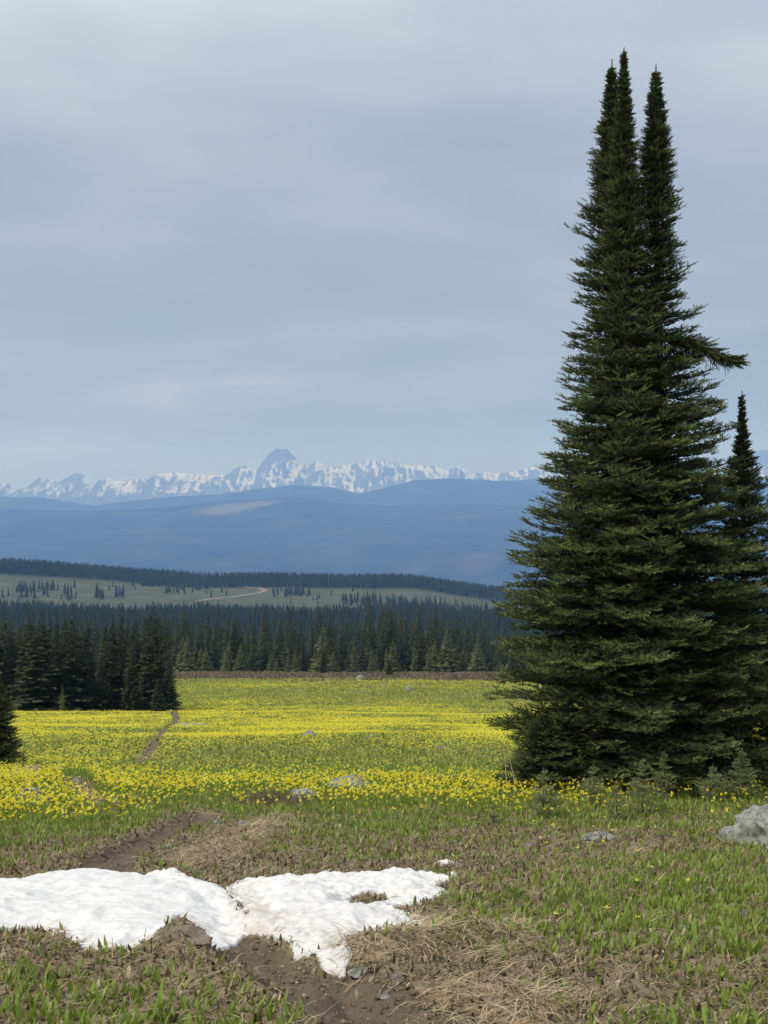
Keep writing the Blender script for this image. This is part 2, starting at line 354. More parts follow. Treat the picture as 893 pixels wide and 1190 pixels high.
def H(x, y):
    x = np.asarray(x, float); y = np.asarray(y, float)
    z = H0(x, y); r = np.hypot(x, y); near = 1 - smooth(22, 45, r)
    z = z + near * (.050 * fbm(x / 1.1, y / 1.1, 31, 3) + .030 * fbm(x / .33, y / .33, 37, 3))
    z = z + (1 - smooth(12, 20, r)) * (.012 * vnoise(x / .07, y / .07, 43) + .008 * vnoise(x / .031, y / .031, 47))
    d = dirt_field(x, y); z = z - .055 * (1 - smooth(-.12, .10, d)) * near + .025 * np.exp(-((d - .12) / .1) ** 2) * near
    z = z + .112 * np.exp(-(((x - MOUND[0]) / .15) ** 2 + ((y - MOUND[1] - .05) / .16) ** 2) ** 1.1) * (1 + .3 * fbm(x / .09, y / .09, 71, 2))
    z = z + .09 * np.exp(-(seg_dist(x, y, BANK) / .16) ** 2)
    z = z - .07 * (1 - smooth(-.05, .12, seg_dist(x, y, RUNOFF, W_R)))
    s = seg_dist(x, y, LEDGE); z = z - .07 * np.exp(-(s / .07) ** 2)
    z = z + .10 * np.exp(-(((x - STRAWM[0]) / .35) ** 2 + ((y - STRAWM[1]) / .3) ** 2))
    return z
# density of leaves and of flowers over the meadow
GC = [0, 150, 300, 450, 600, 750, 893]
GREEN = grid_field(GC, [780, 880, 915, 935, 950, 965, 980, 1000, 1020, 1050, 1080, 1100, 1120, 1140, 1160, 1190, 1260], [
    [.8] * 7, [.9] * 7, [.9, .9, .9, .9, .9, .9, .9], [.95, .9, .85, .95, .9, .9, .9], [1, .9, .6, .9, .8, .8, .8], [1, .7, .25, .85, .35, .5, .7],
    [.85, .25, .2, .55, .12, .3, .6], [.3, .05, .1, .12, .12, .5, .8], [0, 0, 0, 0, .25, .75, .85], [0, 0, 0, 0, .7, .9, .9],
    [.08, 0, 0, 0, .75, .85, .9], [.12, .06, 0, 0, .4, .75, .85], [.22, .14, .02, 0, .1, .5, .6], [.6, .35, .1, 0, .08, .25, .4],
    [.9, .65, .3, .05, .04, .1, .3], [1, .95, .9, .15, .05, .45, .85], [1, 1, .9, .3, .1, .8, 1]])
YC = [0, 100, 200, 300, 400, 500, 600, 750, 893]
YEL = grid_field(YC, [784, 790, 793, 798, 803, 811, 818, 826, 835, 845, 855, 865, 873, 882, 890, 900, 906, 912, 920, 929, 937, 946, 955, 968], [
    [0] * 9, [0, 0, 0, .05, .1, .1, .1, 0, 0], [0, .1, .25, .4, .65, .65, .6, .5, .5], [.3, .3, .45, .75, .65, .6, .5, .4, .4], [.4, .5, .5, .3, .2, .2, .3, .3, .3],
    [.5, .5, .5, .3, .3, .25, .2, .2, .2], [.7, .6, .6, .65, .65, .5, .3, .3, .3], [.85, .9, .85, .7, .7, .65, .55, .5, .5], [1, 1, .95, .95, .95, .85, .85, .8, .8],
    [.8, .8, .75, .95, .85, .8, .9, .8, .8], [.9, .8, .65, .8, .85, .8, 1, .9, .8], [.85, .75, .55, .5, .7, .6, .7, .6, .6], [.8, .7, .35, .28, .3, .35, .4, .3, .3],
    [.7, .65, .3, .15, .15, .15, .15, .2, .2], [.9, .6, .3, .18, .12, .10, .12, .1, .1], [1, .55, .2, .2, .12, .1, .12, .2, .2], [1, .6, .25, .25, .22, .2, .2, .3, .3],
    [1, .9, .6, .55, .8, .75, .6, .5, .4], [1, 1, .95, .8, 1, 1, .95, .6, .45], [1, 1, .7, .6, 1, 1, 1, .5, .35], [1, .95, .4, .3, .7, .75, .8, .3, .2],
    [1, .85, .15, .1, .25, .3, .35, .12, .1], [.9, .5, .04, .04, .04, .06, .08, .05, .05], [.35, .08, 0, 0, 0, 0, .02, .02, .03]])
def fields(x, y, z=None):
    if z is None: z = H0(x, y)
    yy = np.maximum(y, 1.0); u = x / yy * F + CX; r = HY - z / yy * F; r = np.where(y < 3, 1260, r)
    fn = fbm(x / .8, y / .8, 51, 3); fl = fbm(x / 7, y / 20, 57, 4)
    dist = np.hypot(x, y)
    dd = dirt_field(x, y); notdirt = smooth(-.02, .12, dd)
    run = 1 - smooth(-.03, .10, seg_dist(x, y, RUNOFF, W_R)); tr = 1 - smooth(-.1, .2, seg_dist(x, y, TRAMPLE, W_T))
    g = np.clip(GREEN(u, r) + .45 * fn * (1 - smooth(18, 30, dist)), 0, 1) * notdirt * (1 - run) * (1 - .85 * tr)
    fq = fbm(x / 1.6, y / 5, 59, 3); yl = np.clip(YEL(u, r) * (.93 + (1.1 * fl + .9 * fq) * smooth(20, 40, dist) + .5 * fn), 0, 1)
    yl = yl * (r > 784) * (r < 970) * notdirt * (1 - run) * (1 - tr) * (y > 3)
    brown = smooth(206, 222, y + 22 * fbm(x / 30, y / 14, 61, 3)) * (1 - smooth(262, 280, y))
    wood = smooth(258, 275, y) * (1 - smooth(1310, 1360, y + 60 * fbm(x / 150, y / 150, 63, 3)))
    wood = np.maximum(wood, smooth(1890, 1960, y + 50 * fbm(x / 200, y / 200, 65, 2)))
    pale = smooth(1200, 1260, y)
    st = np.clip(.9 * smooth(0, .25, np.exp(-(seg_dist(x, y, BANK) / .30) ** 2) - .2), 0, 1)
    su = np.exp(-(((u - 560) / 120) ** 2 + ((r - 1168) / 34) ** 2)); st = np.maximum(st, smooth(.25, .7, su)); st = np.maximum(st, .75 * tr)
    st = np.clip(st + .25 * fn * (st > .05), 0, 1) * notdirt
    return dict(green=g, turf=g * smooth(13, 24, dist), yellow=yl, dirt=np.maximum(1 - smooth(-.06, .06, dd), .75 * run), straw=st, brown=brown, wood=wood, pale=pale)

def build_ground():
    th = np.concatenate([np.arange(-180, -60, 6.), np.arange(-60, -23, 1.), np.arange(-23, 23, .085), np.arange(23, 60, 1.), np.arange(60, 180, 6.)])
    ds = [1.0]
    while ds[-1] < 2900:
        d = ds[-1]; k = .012 if d < 4.6 else .0036 if d < 17 else .0065 if d < 60 else .012 if d < 420 else .022
        ds.append(d * (1 + k))
    ds = np.array(ds); T, D = np.meshgrid(np.radians(th), ds); x, y = D * np.sin(T), D * np.cos(T); z = H(x, y)
    nr, nc = x.shape; V = np.stack([x, y, z], -1).reshape(-1, 3); idx = np.arange(nr * nc).reshape(nr, nc)
    n2 = np.roll(idx, -1, axis=1); Q = np.stack([idx[:-1], n2[:-1], n2[1:], idx[1:]], -1).reshape(-1, 4)
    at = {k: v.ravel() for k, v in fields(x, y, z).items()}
    c = len(V); V = np.vstack([V, [[0, 0, float(H(0., 0.))]]])
    for k in at: at[k] = np.append(at[k], at[k][0])
    T3 = np.stack([np.full(nc, c), n2[0], idx[0]], -1)
    onpath = (dirt_field(x, y) < .02) & (D < 140); pm = onpath.ravel()
    pq = pm[Q].all(1)
    def sub(name, quads, tris):
        used = np.unique(np.concatenate([quads.ravel(), tris.ravel()])); mp = np.full(len(V), -1); mp[used] = np.arange(len(used))
        return mk(name, V[used], [mp[quads], mp[tris]], M_GROUND, {k: a[used] for k, a in at.items()}, True)
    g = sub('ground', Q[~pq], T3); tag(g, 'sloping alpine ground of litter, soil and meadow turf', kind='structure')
    p = sub('path', Q[pq], np.zeros((0, 3), int)); tag(p, 'narrow brown dirt trail worn through the meadow', kind='structure')
build_ground()

# ------------------------------------------------------------------ far hills and mountains
def layer(name, label, crest, dc, y0, y1, mat, nx, ny, amp, sc_, seed, drop, mount=False):
    KM = 1.5
    cp, cr = np.array([c[0] for c in crest], float), np.array([c[1] for c in crest], float)
    X = np.linspace((-700 - CX) / F * dc, (1600 - CX) / F * dc, nx); Y = np.linspace(y0, y1, ny)
    x, y = np.meshgrid(X, Y); u = x / dc * F + CX
    zc = (HY - np.interp(u, cp, cr)) / F * dc
    t = (y - dc)
    dn = np.abs(t)
    if mount:
        zc = zc + KM * (15 * ridged(x / 285, 0 * x + 3, seed + 3, 5) - 9.5)
        rg = ridged(x / 930, y / 1950, seed, 5); r2 = ridged(x / 315, y / 630, seed + 40, 4)
        z = zc - dn * np.where(t < 0, .30, .55) - (zc + 180) * .25 * smooth(0, 1350, dn) + smooth(0, 390, dn) * (255 * (rg - .62) + 100 * (r2 - .6))
        gx = np.gradient(z, X, axis=1); gy = np.gradient(z, Y, axis=0); sl = np.hypot(gx, gy)
        sn = .25 + .34 * fbm(x / 225, y / 630, seed + 9, 5) + .5 * np.clip(-(gx) * .8, -.6, .6) - .45 * (sl - .42) + .75 * fbm(x / 50, y / 420, seed + 31, 4) + .25 * (ridged(x / 165, y / 1350, seed + 61, 3) - .6) + .26 * smooth(-90, 135, z) - .32 * smooth(45, 195, z - 345) + .05
        pk = np.exp(-((u - 325) / 26) ** 2) * (z > 270); sn = sn - .16 * pk + .45 * fbm(x / 180, y / 1200, seed + 77, 2) * pk
        sn = sn - .55 * (1 - smooth(-135, 60, z)) ; at = dict(snow=sn)
    else:
        zb = -drop
        z = zc + np.where(t < 0, t / (dc - y0) * (zc - zb), -dn * .35)
        z = z + smooth(0, 1350, dn) * amp * KM * fbm(x / sc_ / KM, y / sc_ / KM, seed, 5) + 7 * vnoise(x / 120, y / 120, seed + 5)
        pl = np.zeros_like(x); row = HY - z / y * F; uu = x / y * F + CX
        for (a, b, w, h, s) in [(262, 592, 40, 7, 0.75), (300, 586, 30, 3.5, 0.75), (555, 655, 32, 14, 0.24), (540, 600, 60, 4, 0.15), (330, 610, 50, 4, 0.12), (440, 628, 60, 5, 0.09)]:
            pl = np.maximum(pl, s * smooth(.25, .8, np.exp(-(((uu - a) / w) ** 2 + ((row - b + (uu - a) * .10) / h) ** 2)) + .25 * fbm(uu / 14, row / 4, 5, 3)))
        at = dict(pale=pl)
    nr, nc = x.shape; i = np.arange(nr * nc).reshape(nr, nc)
    Q = np.stack([i[:-1, :-1], i[:-1, 1:], i[1:, 1:], i[1:, :-1]], -1).reshape(-1, 4)
    o = mk(name, np.stack([x, y, z], -1).reshape(-1, 3), Q, mat, {k: v.ravel() for k, v in at.items()}, True)
    tag(o, label, kind='structure'); return o
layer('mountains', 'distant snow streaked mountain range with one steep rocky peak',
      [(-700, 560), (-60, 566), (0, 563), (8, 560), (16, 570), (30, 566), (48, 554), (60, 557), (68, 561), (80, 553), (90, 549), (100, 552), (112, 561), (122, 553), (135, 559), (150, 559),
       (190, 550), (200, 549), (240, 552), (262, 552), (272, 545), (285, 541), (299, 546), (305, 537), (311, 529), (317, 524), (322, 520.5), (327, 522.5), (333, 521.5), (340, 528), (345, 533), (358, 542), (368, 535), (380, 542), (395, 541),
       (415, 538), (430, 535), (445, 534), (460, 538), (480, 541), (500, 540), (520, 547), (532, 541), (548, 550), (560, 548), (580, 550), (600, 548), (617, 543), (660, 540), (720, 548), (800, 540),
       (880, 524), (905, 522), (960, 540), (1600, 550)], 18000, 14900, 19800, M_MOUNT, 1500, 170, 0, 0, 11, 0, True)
layer('far_hill', 'long blue wooded hill below the snowy range',
      [(-700, 578), (0, 577), (50, 578), (90, 584), (110, 587), (150, 582), (200, 577), (250, 574), (300, 568), (340, 563), (380, 565), (418, 573), (450, 566), (480, 558), (520, 555), (560, 557), (590, 559), (620, 556), (700, 556), (800, 560), (893, 556), (1600, 560)],
      13200, 7800, 14400, M_HILL, 500, 120, 60, 900, 71, 1000)
layer('near_hill', 'broad blue wooded hillside falling into the valley',
      [(-700, 592), (0, 591), (100, 593), (190, 590), (240, 583), (300, 579), (345, 577), (400, 585), (450, 587), (520, 584), (620, 588), (893, 590), (1600, 600)],
      10800, 4700, 11900, M_HILL, 500, 140, 60, 800, 83, 700)

# ------------------------------------------------------------------ haze
def build_haze():
    x0, x1, y0, y1, z0, z1 = -20500, 20500, -4000, 20400, -1500, 740
    V = [(x, y, z) for z in (z0, z1) for y in (y0, y1) for x in (x0, x1)]
    Q = [(0, 2, 3, 1), (4, 5, 7, 6), (0, 1, 5, 4), (2, 6, 7, 3), (0, 4, 6, 2), (1, 3, 7, 5)]
    m, n, l = new_mat('haze_air'); v = N(n, 'ShaderNodeVolumePrincipled'); o = N(n, 'ShaderNodeOutputMaterial')
    v.inputs['Color'].default_value = (.25, .475, 1, 1); v.inputs['Absorption Color'].default_value = (1, 1, 1, 1)
    v.inputs['Density'].default_value = 1.02e-4; v.inputs['Anisotropy'].default_value = 0.0
    l.new(v.outputs[0], o.inputs['Volume'])
    h = mk('haze', V, np.array(Q), m); tag(h, 'thin blue air between the meadow and the mountains', 'haze', kind='stuff')
build_haze()

# ------------------------------------------------------------------ firs
def twigs_to_mesh(O, D, U, Ln, rnd, tip, rng, n=20, nl=.022, w=.0125):
    """Needle brushes: n narrow triangles round each twig."""
    k = len(O); S = np.cross(D, U); S /= np.linalg.norm(S, axis=1, keepdims=True) + 1e-9
    s = np.tile(np.linspace(.02, 1, n), (k, 1)) + rng.uniform(-.04, .04, (k, n))
    a = np.tile(np.linspace(0, 1, n) * 7.0 * math.pi, (k, 1)) + rng.uniform(0, 6.28, (k, 1)) + rng.uniform(-.5, .5, (k, n))
    ca, sa = np.cos(a), np.sin(a) * .75 + .25
    fw = .30 + .45 * s
    B = O[:, None] + D[:, None] * (s * Ln[:, None])[..., None]
    dirn = D[:, None] * fw[..., None] + S[:, None] * ca[..., None] + U[:, None] * sa[..., None]
    dirn /= np.linalg.norm(dirn, axis=2, keepdims=True)
    tipv = B + dirn * (nl * np.clip(Ln / (nl * 3.0), .4, 1)[:, None] * (1.05 - .35 * s) * rng.uniform(.8, 1.15, (k, n)))[..., None]
    wv = D[:, None] * .75 + np.cross(dirn, D[:, None]) * .6
    V = np.stack([B - wv * w / 2, B + wv * w / 2, tipv], 2).reshape(-1, 3)
    T = np.arange(len(V)).reshape(-1, 3)
    return V, T, np.repeat(rnd, n * 3), np.repeat(tip, n * 3)
def fir_twigs(rng, Ht, rfun, scale=1.0, whorl=.15, nb=5.5, h0=.03, droop=.18, axis=None, dens=1.0):
    """Twigs of a fir: whorls of boughs, each bough a flat spray of laterals. Returns arrays and the bough spines."""
    O, D, U, L, RN, TP, spines = [], [], [], [], [], [], []
    h = h0 * Ht; fi = 0.0
    while h < Ht * .992:
        f = h / Ht; R0 = rfun(f); n = int(round(nb + rng.uniform(-.8, .8))); ph0 = rng.uniform(0, 6.28)
        for k in range(n):
            ph = ph0 + 6.283 * k / n + rng.uniform(-.35, .35)
            hh = h + rng.uniform(-.30, .30) * whorl * (1 if f < .8 else .6); f2 = min(max(hh / Ht, .005), .995)
            R = rfun(f2); B = R * rng.uniform(.86, 1.08)
            if rng.random() < .06: B *= 1.12
            if f2 > .62: B *= rng.uniform(.55, 1.35) if rng.random() < .5 else 1.0
            if rng.random() < .22: B *= rng.uniform(.45, .75)
            loc = min(1.0, .20 + R0 / (.30 * scale)); tl = .085 * scale * loc; B = max(B - .75 * tl, .012)
            s0 = .30 * smooth(.45, .95, f2) - droop * (1 - smooth(.1, .7, f2)) + rng.uniform(-.09, .09); c0 = rng.uniform(.05, .24)
            out = np.array([math.cos(ph), math.sin(ph), 0]); sid = np.array([-math.sin(ph), math.cos(ph), 0])
            bend = rng.uniform(-.18, .18); ax = axis(f2) if axis is not None else np.zeros(2)
            base = np.array([ax[0], ax[1], hh])
            m = max(3, int(B / (.070 * scale) * dens)); t = (np.arange(m) + rng.uniform(0, 1, m) * .6) / m
            t0 = 0.0 if B < .35 * scale else (.15 if B < .8 * scale else .25)
            t = t[t >= t0]
            if len(t) == 0: t = np.array([.9])
            def P(tt):
                tt = np.asarray(tt)[..., None]
                return base + out * (B * tt) + sid * (B * bend * tt * tt) + np.array([0, 0, 1]) * (B * (s0 * tt + c0 * tt * tt))
            spines.append((P(np.array([0, .35, .7, 1.0])), B))
            sd = np.array([0, 0, 1]) * (s0 + 2 * c0 * t[:, None]) + out + sid * (2 * bend * t[:, None]); sd /= np.linalg.norm(sd, axis=1, keepdims=True)
            pr = rng.uniform(0, 1); tone = rng.uniform(-.18, .18)
            # along the spine
            pt = P(t); k_ = len(t)
            O.append(pt); D.append(sd); L.append(np.full(k_, tl)); U.append(np.tile([0, 0, 1.], (k_, 1))); RN.append(np.clip(.5 + tone + rng.uniform(-.3, .3, k_), 0, 1)); TP.append(smooth(.72, 1.05, t) * rng.uniform(.2, 1, k_))
            # laterals
            for sg in (-1, 1):
                ll = np.minimum(.46 * scale ** .5, .40 * B * (1 - t) + .095 * scale * loc) * rng.uniform(.65, 1.1, k_)
                an = rng.uniform(.75, 1.05, k_); ld = sd * np.cos(an)[:, None] + sid * (sg * np.sin(an))[:, None] + np.array([0, 0, 1]) * rng.uniform(-.14, .12, k_)[:, None]
                mm = int(max(1, math.ceil(ll.max() / (.074 * scale))))
                for j in range(mm):
                    q = (j + rng.uniform(0, .5, k_)) * .074 * scale; ok = q < ll
                    if not ok.any(): break
                    q = q[ok]; b = pt[ok] + ld[ok] * q[:, None] + np.array([0, 0, 1]) * (.25 * q * q / (scale * .4) + rng.uniform(-.02, .03, int(ok.sum())) * scale * loc)[:, None]
                    kk = len(q); tp = smooth(.6, 1.0, np.maximum(t[ok], q / np.maximum(ll[ok], 1e-3) * .9))
                    dd_ = ld[ok]
                    for (mode, ln) in ((0, .080), (1, .085), (-1, .085)):
                        if mode: 
                            a2 = mode * rng.uniform(.6, .95, kk); cs, sn_ = np.cos(a2)[:, None], np.sin(a2)[:, None]
                            d2 = np.stack([dd_[:, 0] * cs[:, 0] - dd_[:, 1] * sn_[:, 0], dd_[:, 0] * sn_[:, 0] + dd_[:, 1] * cs[:, 0], dd_[:, 2] + rng.uniform(.0, .55, kk)], 1)
                            keep = rng.random(kk) < .62
                        else: d2 = dd_ + np.array([0, 0, 1]) * rng.uniform(.0, .4, kk)[:, None]; keep = np.ones(kk, bool)
                        d2 = d2 / np.linalg.norm(d2, axis=1, keepdims=True)
                        O.append(b[keep]); D.append(d2[keep]); c_ = int(keep.sum()); L.append(ln * scale * loc * rng.uniform(.7, 1.2, c_)); U.append(np.tile([0, 0, 1.], (c_, 1)))
                        RN.append(np.clip(.42 + tone + rng.uniform(-.42, .42, c_), 0, 1)); TP.append(tp[keep] * rng.uniform(0, 1, c_) ** 1.5)
        h += whorl * (.62 + .38 * (1 - f)) * rng.uniform(.85, 1.15) * (1 - .5 * smooth(.72, .9, f))
    # leader
    ax = axis(1.0) if axis is not None else np.zeros(2)
    for z in np.linspace(Ht * .955, Ht * .996, max(3, int(.045 * Ht / (.03 * scale)))):
        O.append(np.array([[ax[0], ax[1], z]])); D.append(np.array([[.02, .01, 1.]])); U.append(np.array([[1., 0, .0]])); L.append(np.array([.055 * scale])); RN.append(np.array([.4])); TP.append(np.array([.2]))
    return [np.concatenate(a) for a in (O, D, U, L, RN, TP)], spines
def tube(path, radii, sides=6):
    path = np.asarray(path, float); n = len(path); d = np.gradient(path, axis=0); d /= np.linalg.norm(d, axis=1, keepdims=True) + 1e-9
    ref = np.where(np.abs(d[:, 2:3]) > .8, np.array([[1., 0, 0]]), np.array([[0, 0, 1.]])); a = np.cross(d, ref); a /= np.linalg.norm(a, axis=1, keepdims=True) + 1e-9; b = np.cross(d, a)
    ang = np.linspace(0, 2 * math.pi, sides, endpoint=False)
    V = path[:, None] + (a[:, None] * np.cos(ang)[None, :, None] + b[:, None] * np.sin(ang)[None, :, None]) * np.asarray(radii)[:, None, None]
    i = np.arange(n * sides).reshape(n, sides); j = np.roll(i, -1, 1)
    Q = np.stack([i[:-1], j[:-1], j[1:], i[1:]], -1).reshape(-1, 4)
    return V.reshape(-1, 3), Q
def join(parts):
    V, Q, o = [], [], 0
    for v, q in parts: V.append(v); Q.append(q + o); o += len(v)
    return np.vstack(V), np.vstack(Q)
def make_fir(name, label, cat, loc, Ht, rfun, seed, scale=1.0, whorl=.15, nb=5.5, h0=.03, droop=.18, axis=None, dens=1.0,
             mat=None, needles=20, tr=None, bark=True, group=None, nl=.023, w=.0125, boughs=True):
    rng = np.random.default_rng(seed); root = empty(name, loc); tag(root, label, cat, group)
    (O, D, U, L, RN, TP), sp = fir_twigs(rng, Ht, rfun, scale, whorl, nb, h0, droop, axis, dens)
    V, T, rn, tp = twigs_to_mesh(O, D, U, L, RN, TP, rng, needles, nl * scale, w * scale)
    mk('crown', V, T, mat or M_FIR, dict(rnd=rn, tip=tp), False, root)
    tr = tr or Ht * .016; hs = np.linspace(-.25, .99, 16)
    pth = [((axis(max(h, 0))[0], axis(max(h, 0))[1], h * Ht) if axis is not None else (0, 0, h * Ht)) for h in hs]
    pth[0] = (pth[1][0], pth[1][1], -.15)
    parts = [tube(pth, [tr * max(.06, 1 - max(h, 0) * .98) * (1.25 if h <= 0.02 else 1) for h in hs], 9)]
    if boughs:
        for s, B in sp:
            if B > .3: parts.append(tube(s, [.011 * B ** .5 + .003, .009 * B ** .5, .006 * B ** .5, .002], 4))
    v, q = join(parts); mk('trunk', v, q, M_BARK, None, True, root)
    return root
PM = 94.0                                    # photo pixels per metre at the big clump
def prof(pairs, y_base, y_top):              # radius traced in pixels -> radius by height fraction
    f = np.array([(y_base - a) / (y_base - y_top) for a, _ in pairs]); r = np.array([b / PM for _, b in pairs]); o = np.argsort(f)
    f, r = f[o], r[o]
    return lambda h: float(np.interp(h, f, r))
def lean(pairs, y_base, y_top, x_base):
    f = np.array([(y_base - a) / (y_base - y_top) for a, _ in pairs]); r = np.array([(b - x_base) / PM for _, b in pairs]); o = np.argsort(f); f, r = f[o], r[o]
    return lambda h: (float(np.interp(h, f, r)), 0.0)
def stand(px, d, sink=0.0):
    x = (px - CX) / F * d; return (x, d, float(H(x, d)) - sink)
DT = F / PM
YB = row_of(0, DT, float(H0((740 - CX) / F * DT, DT)))
make_fir('fir_tree', 'tallest spire of the big dark fir clump, its tip highest in the photo', 'tree', stand(738, DT), (YB - 57) / PM,
         prof([(57, .5), (80, 3.5), (100, 7.0), (150, 14.0), (200, 20.0), (250, 27.0), (300, 32.0), (350, 38.0), (400, 46.9), (450, 61.8), (500, 77.8), (550, 100.3), (600, 123.1), (650, 141.4), (700, 152.8), (750, 161.9), (800, 168.7), (860, 157.3), (915, 127.7)], YB, 57),
         101, whorl=.185, nb=9.5, scale=1.3, axis=lean([(57, 725), (300, 727), (500, 731), (915, 738)], YB, 57, 738), tr=.17, dens=.95)
make_fir('fir_tree', 'narrow left spire of the big fir clump, rising just left of the tallest tip', 'tree', stand(712, DT * 1.035), (YB - 60) / PM * 1.018,
         prof([(60, .8), (75, 4.5), (100, 9.5), (150, 21.0), (200, 29.0), (250, 39.0), (300, 45.0), (350, 52.0), (400, 57.0), (450, 63.9), (500, 75.6), (550, 93.5), (600, 118.6), (650, 132.2), (700, 137.9), (750, 141.4), (800, 145.9), (860, 141.4), (915, 114.0)], YB, 60),
         102, whorl=.195, nb=9, scale=1.3, axis=lean([(60, 711), (300, 711), (915, 712)], YB, 60, 712), tr=.14, dens=.9)
T_R = make_fir('fir_tree', 'separate right spire of the big fir clump, with one long limb reaching right', 'tree', stand(772, DT * 1.02), (YB - 80) / PM * 1.02,
         prof([(80, .8), (100, 6.0), (120, 10.0), (180, 20.0), (220, 24.0), (260, 28.0), (300, 33.0), (350, 43.0), (380, 50.0), (405, 57), (440, 66), (470, 80), (520, 96), (550, 105), (600, 120), (700, 137), (800, 141.4), (860, 141.4), (915, 114.0)], YB, 80),
         103, whorl=.19, nb=9.5, scale=1.3, axis=lean([(80, 762), (400, 765), (915, 772)], YB, 80, 772), tr=.15, dens=.95)
make_fir('fir_tree', 'shorter thin topped fir at the right edge beside the big clump', 'tree', stand(868, DT * 1.06), (YB - 460) / PM * 1.05,
         prof([(460, .3), (475, 2.2), (500, 5.5), (520, 10), (540, 18), (560, 27.0), (600, 40), (640, 52), (700, 68.4), (750, 86.6), (800, 98.0), (860, 100.3), (915, 84.4)], YB, 460),
         104, whorl=.17, nb=9, scale=1.3, axis=lean([(460, 862), (915, 868)], YB, 460, 868), tr=.09)
def long_limb():
    rng = np.random.default_rng(5); s = PM / 1.02
    def at_px(px, py): return np.array([(px - 772) / s, -.35, (YB - py) / s])
    P = np.array([at_px(768, 398), at_px(790, 401), at_px(812, 410), at_px(832, 422), at_px(848, 425)])
    P[:, 1] = [-.02, -.12, -.2, -.26, -.3]
    v, q = tube(P, [.022, .018, .014, .009, .003], 6); limb = mk('limb', v, q, M_BARK, None, True, T_R)
    limb['label'] = 'long limb hung with dark lichen strands'
    O, D, U, L, RN = [], [], [], [], []
    tt = np.linspace(.05, 1, 90)
    for t in tt:
        f = t * 4; i = min(int(f), 3); p = P[i] + (P[i + 1] - P[i]) * (f - i); d = P[i + 1] - P[i]; d /= np.linalg.norm(d)
        for sg in (-1, 1, 0):
            k = (5 if t < .6 else 3) if sg else 2
            sd = d * .7 + np.array([0, sg * rng.uniform(.3, 1), rng.uniform(-.45, .55)]); sd /= np.linalg.norm(sd)
            for j in range(k):
                O.append(p + sd * j * .055); D.append(sd); U.append([0, 0, 1.]); L.append(rng.uniform(.05, .11)); RN.append(rng.uniform(.1, .7))
    O, D, U, L, RN = map(np.array, (O, D, U, L, RN))
    V, T, rn, tp = twigs_to_mesh(O, D, U, L * 1.2, RN, RN * .4, rng, 20, .03, .015)
    mk('foliage', V, T, M_FIR, dict(rnd=rn, tip=tp), False, limb)
    Vs, Ts, rr = [], [], []
    for k in range(230):
        t = rng.uniform(.12, .86); f = t * 4; i = min(int(f), 3); p = P[i] + (P[i + 1] - P[i]) * (f - i) + rng.normal(0, .05, 3)
        ln = rng.uniform(.03, .22) ** 1.0 * (1.2 - .6 * t); w = rng.uniform(.003, .008); o = len(Vs) * 3
        a = rng.uniform(0, 6.28); sx = np.array([math.cos(a), math.sin(a), 0]) * w
        Vs.append([p - sx, p + sx, p + np.array([rng.normal(0, .015), rng.normal(0, .015), -ln])]); rr += [rng.uniform()] * 3
    V = np.array(Vs).reshape(-1, 3); li = mk('lichen', V, np.arange(len(V)).reshape(-1, 3), M_LICH, dict(rnd=rr), False, limb); li['kind'] = 'stuff'
long_limb()
# low young fir at the left foot of the clump
make_fir('fir_tree', 'low spreading fir at the left foot of the big clump, branches on the ground', 'tree', stand(632, DT * .97), .95,
         lambda f: float(np.interp(f, [0, .2, .5, .8, 1], [.62, .60, .42, .18, .03])), 106, whorl=.065, nb=7, droop=.05, tr=.03)
make_fir('fir_tree', 'small dense fir cut by the left edge of the photo', 'tree', stand(-4, 25.0), 1.85,
         lambda f: float(np.interp(f, [0, .12, .4, .75, 1], [.64, .62, .46, .24, .03])), 107, scale=1.25, whorl=.085, nb=8, droop=.15, tr=.04)
make_fir('fir_tree', 'taller fir mostly outside the left edge of the photo', 'tree', stand(-34, 25.6), 2.4,
         lambda f: float(np.interp(f, [0, .12, .4, .75, 1], [.6, .58, .42, .2, .03])), 108, scale=1.4, whorl=.11, nb=8, droop=.15, tr=.05)

# ------------------------------------------------------------------ saplings in front of the clump
SAPS = [(632, 950, 903, 17, 'fir sapling bushy at its foot, leftmost in front of the big clump'),
        (690, 937, 897, 15, 'fir sapling with twin upright tips, among yellow flowers left of the trunk'),
        (717, 953, 917, 12, 'little dark sapling standing nearest the camera in the row'),
        (747, 948, 892, 17, 'fir sapling with a dense dark foot, middle of the sapling row'),
        (772, 932, 883, 13, 'thin pale sapling leaning up behind the middle of the row'),
        (806, 918, 886, 12, 'short sapling with one bare upright tip against the shade'),
        (829, 934, 898, 20, 'broad low fir sapling, wider than it is tall'),
        (863, 932, 882, 20, 'tallest fir sapling, near the right edge above the grey boulder'),
        (574, 962, 938, 9, 'tiny dark sapling out in the dry turf left of the row')]
for i, (px, yb, yt, rw, lab) in enumerate(SAPS):
    g = ground_at(px, yb, H); s = F / g[1]; Ht = (yb - yt) / s * 1.14; R = rw / s
    make_fir('fir_sapling', lab, 'sapling', (g[0], g[1], float(H(g[0], g[1]))), Ht,
             lambda f, R=R: float(R * 1.3 * np.interp(f, [0, .15, .45, .7, .85, 1], [.85, 1, .85, .5, .3, .1])), 300 + i, scale=.66, whorl=.10, nb=4.5, h0=.06, droop=-.55,
             mat=M_SAP, tr=.009, needles=22, group='fir saplings in front of the big clump', dens=.9, boughs=True, nl=.022, w=.010)

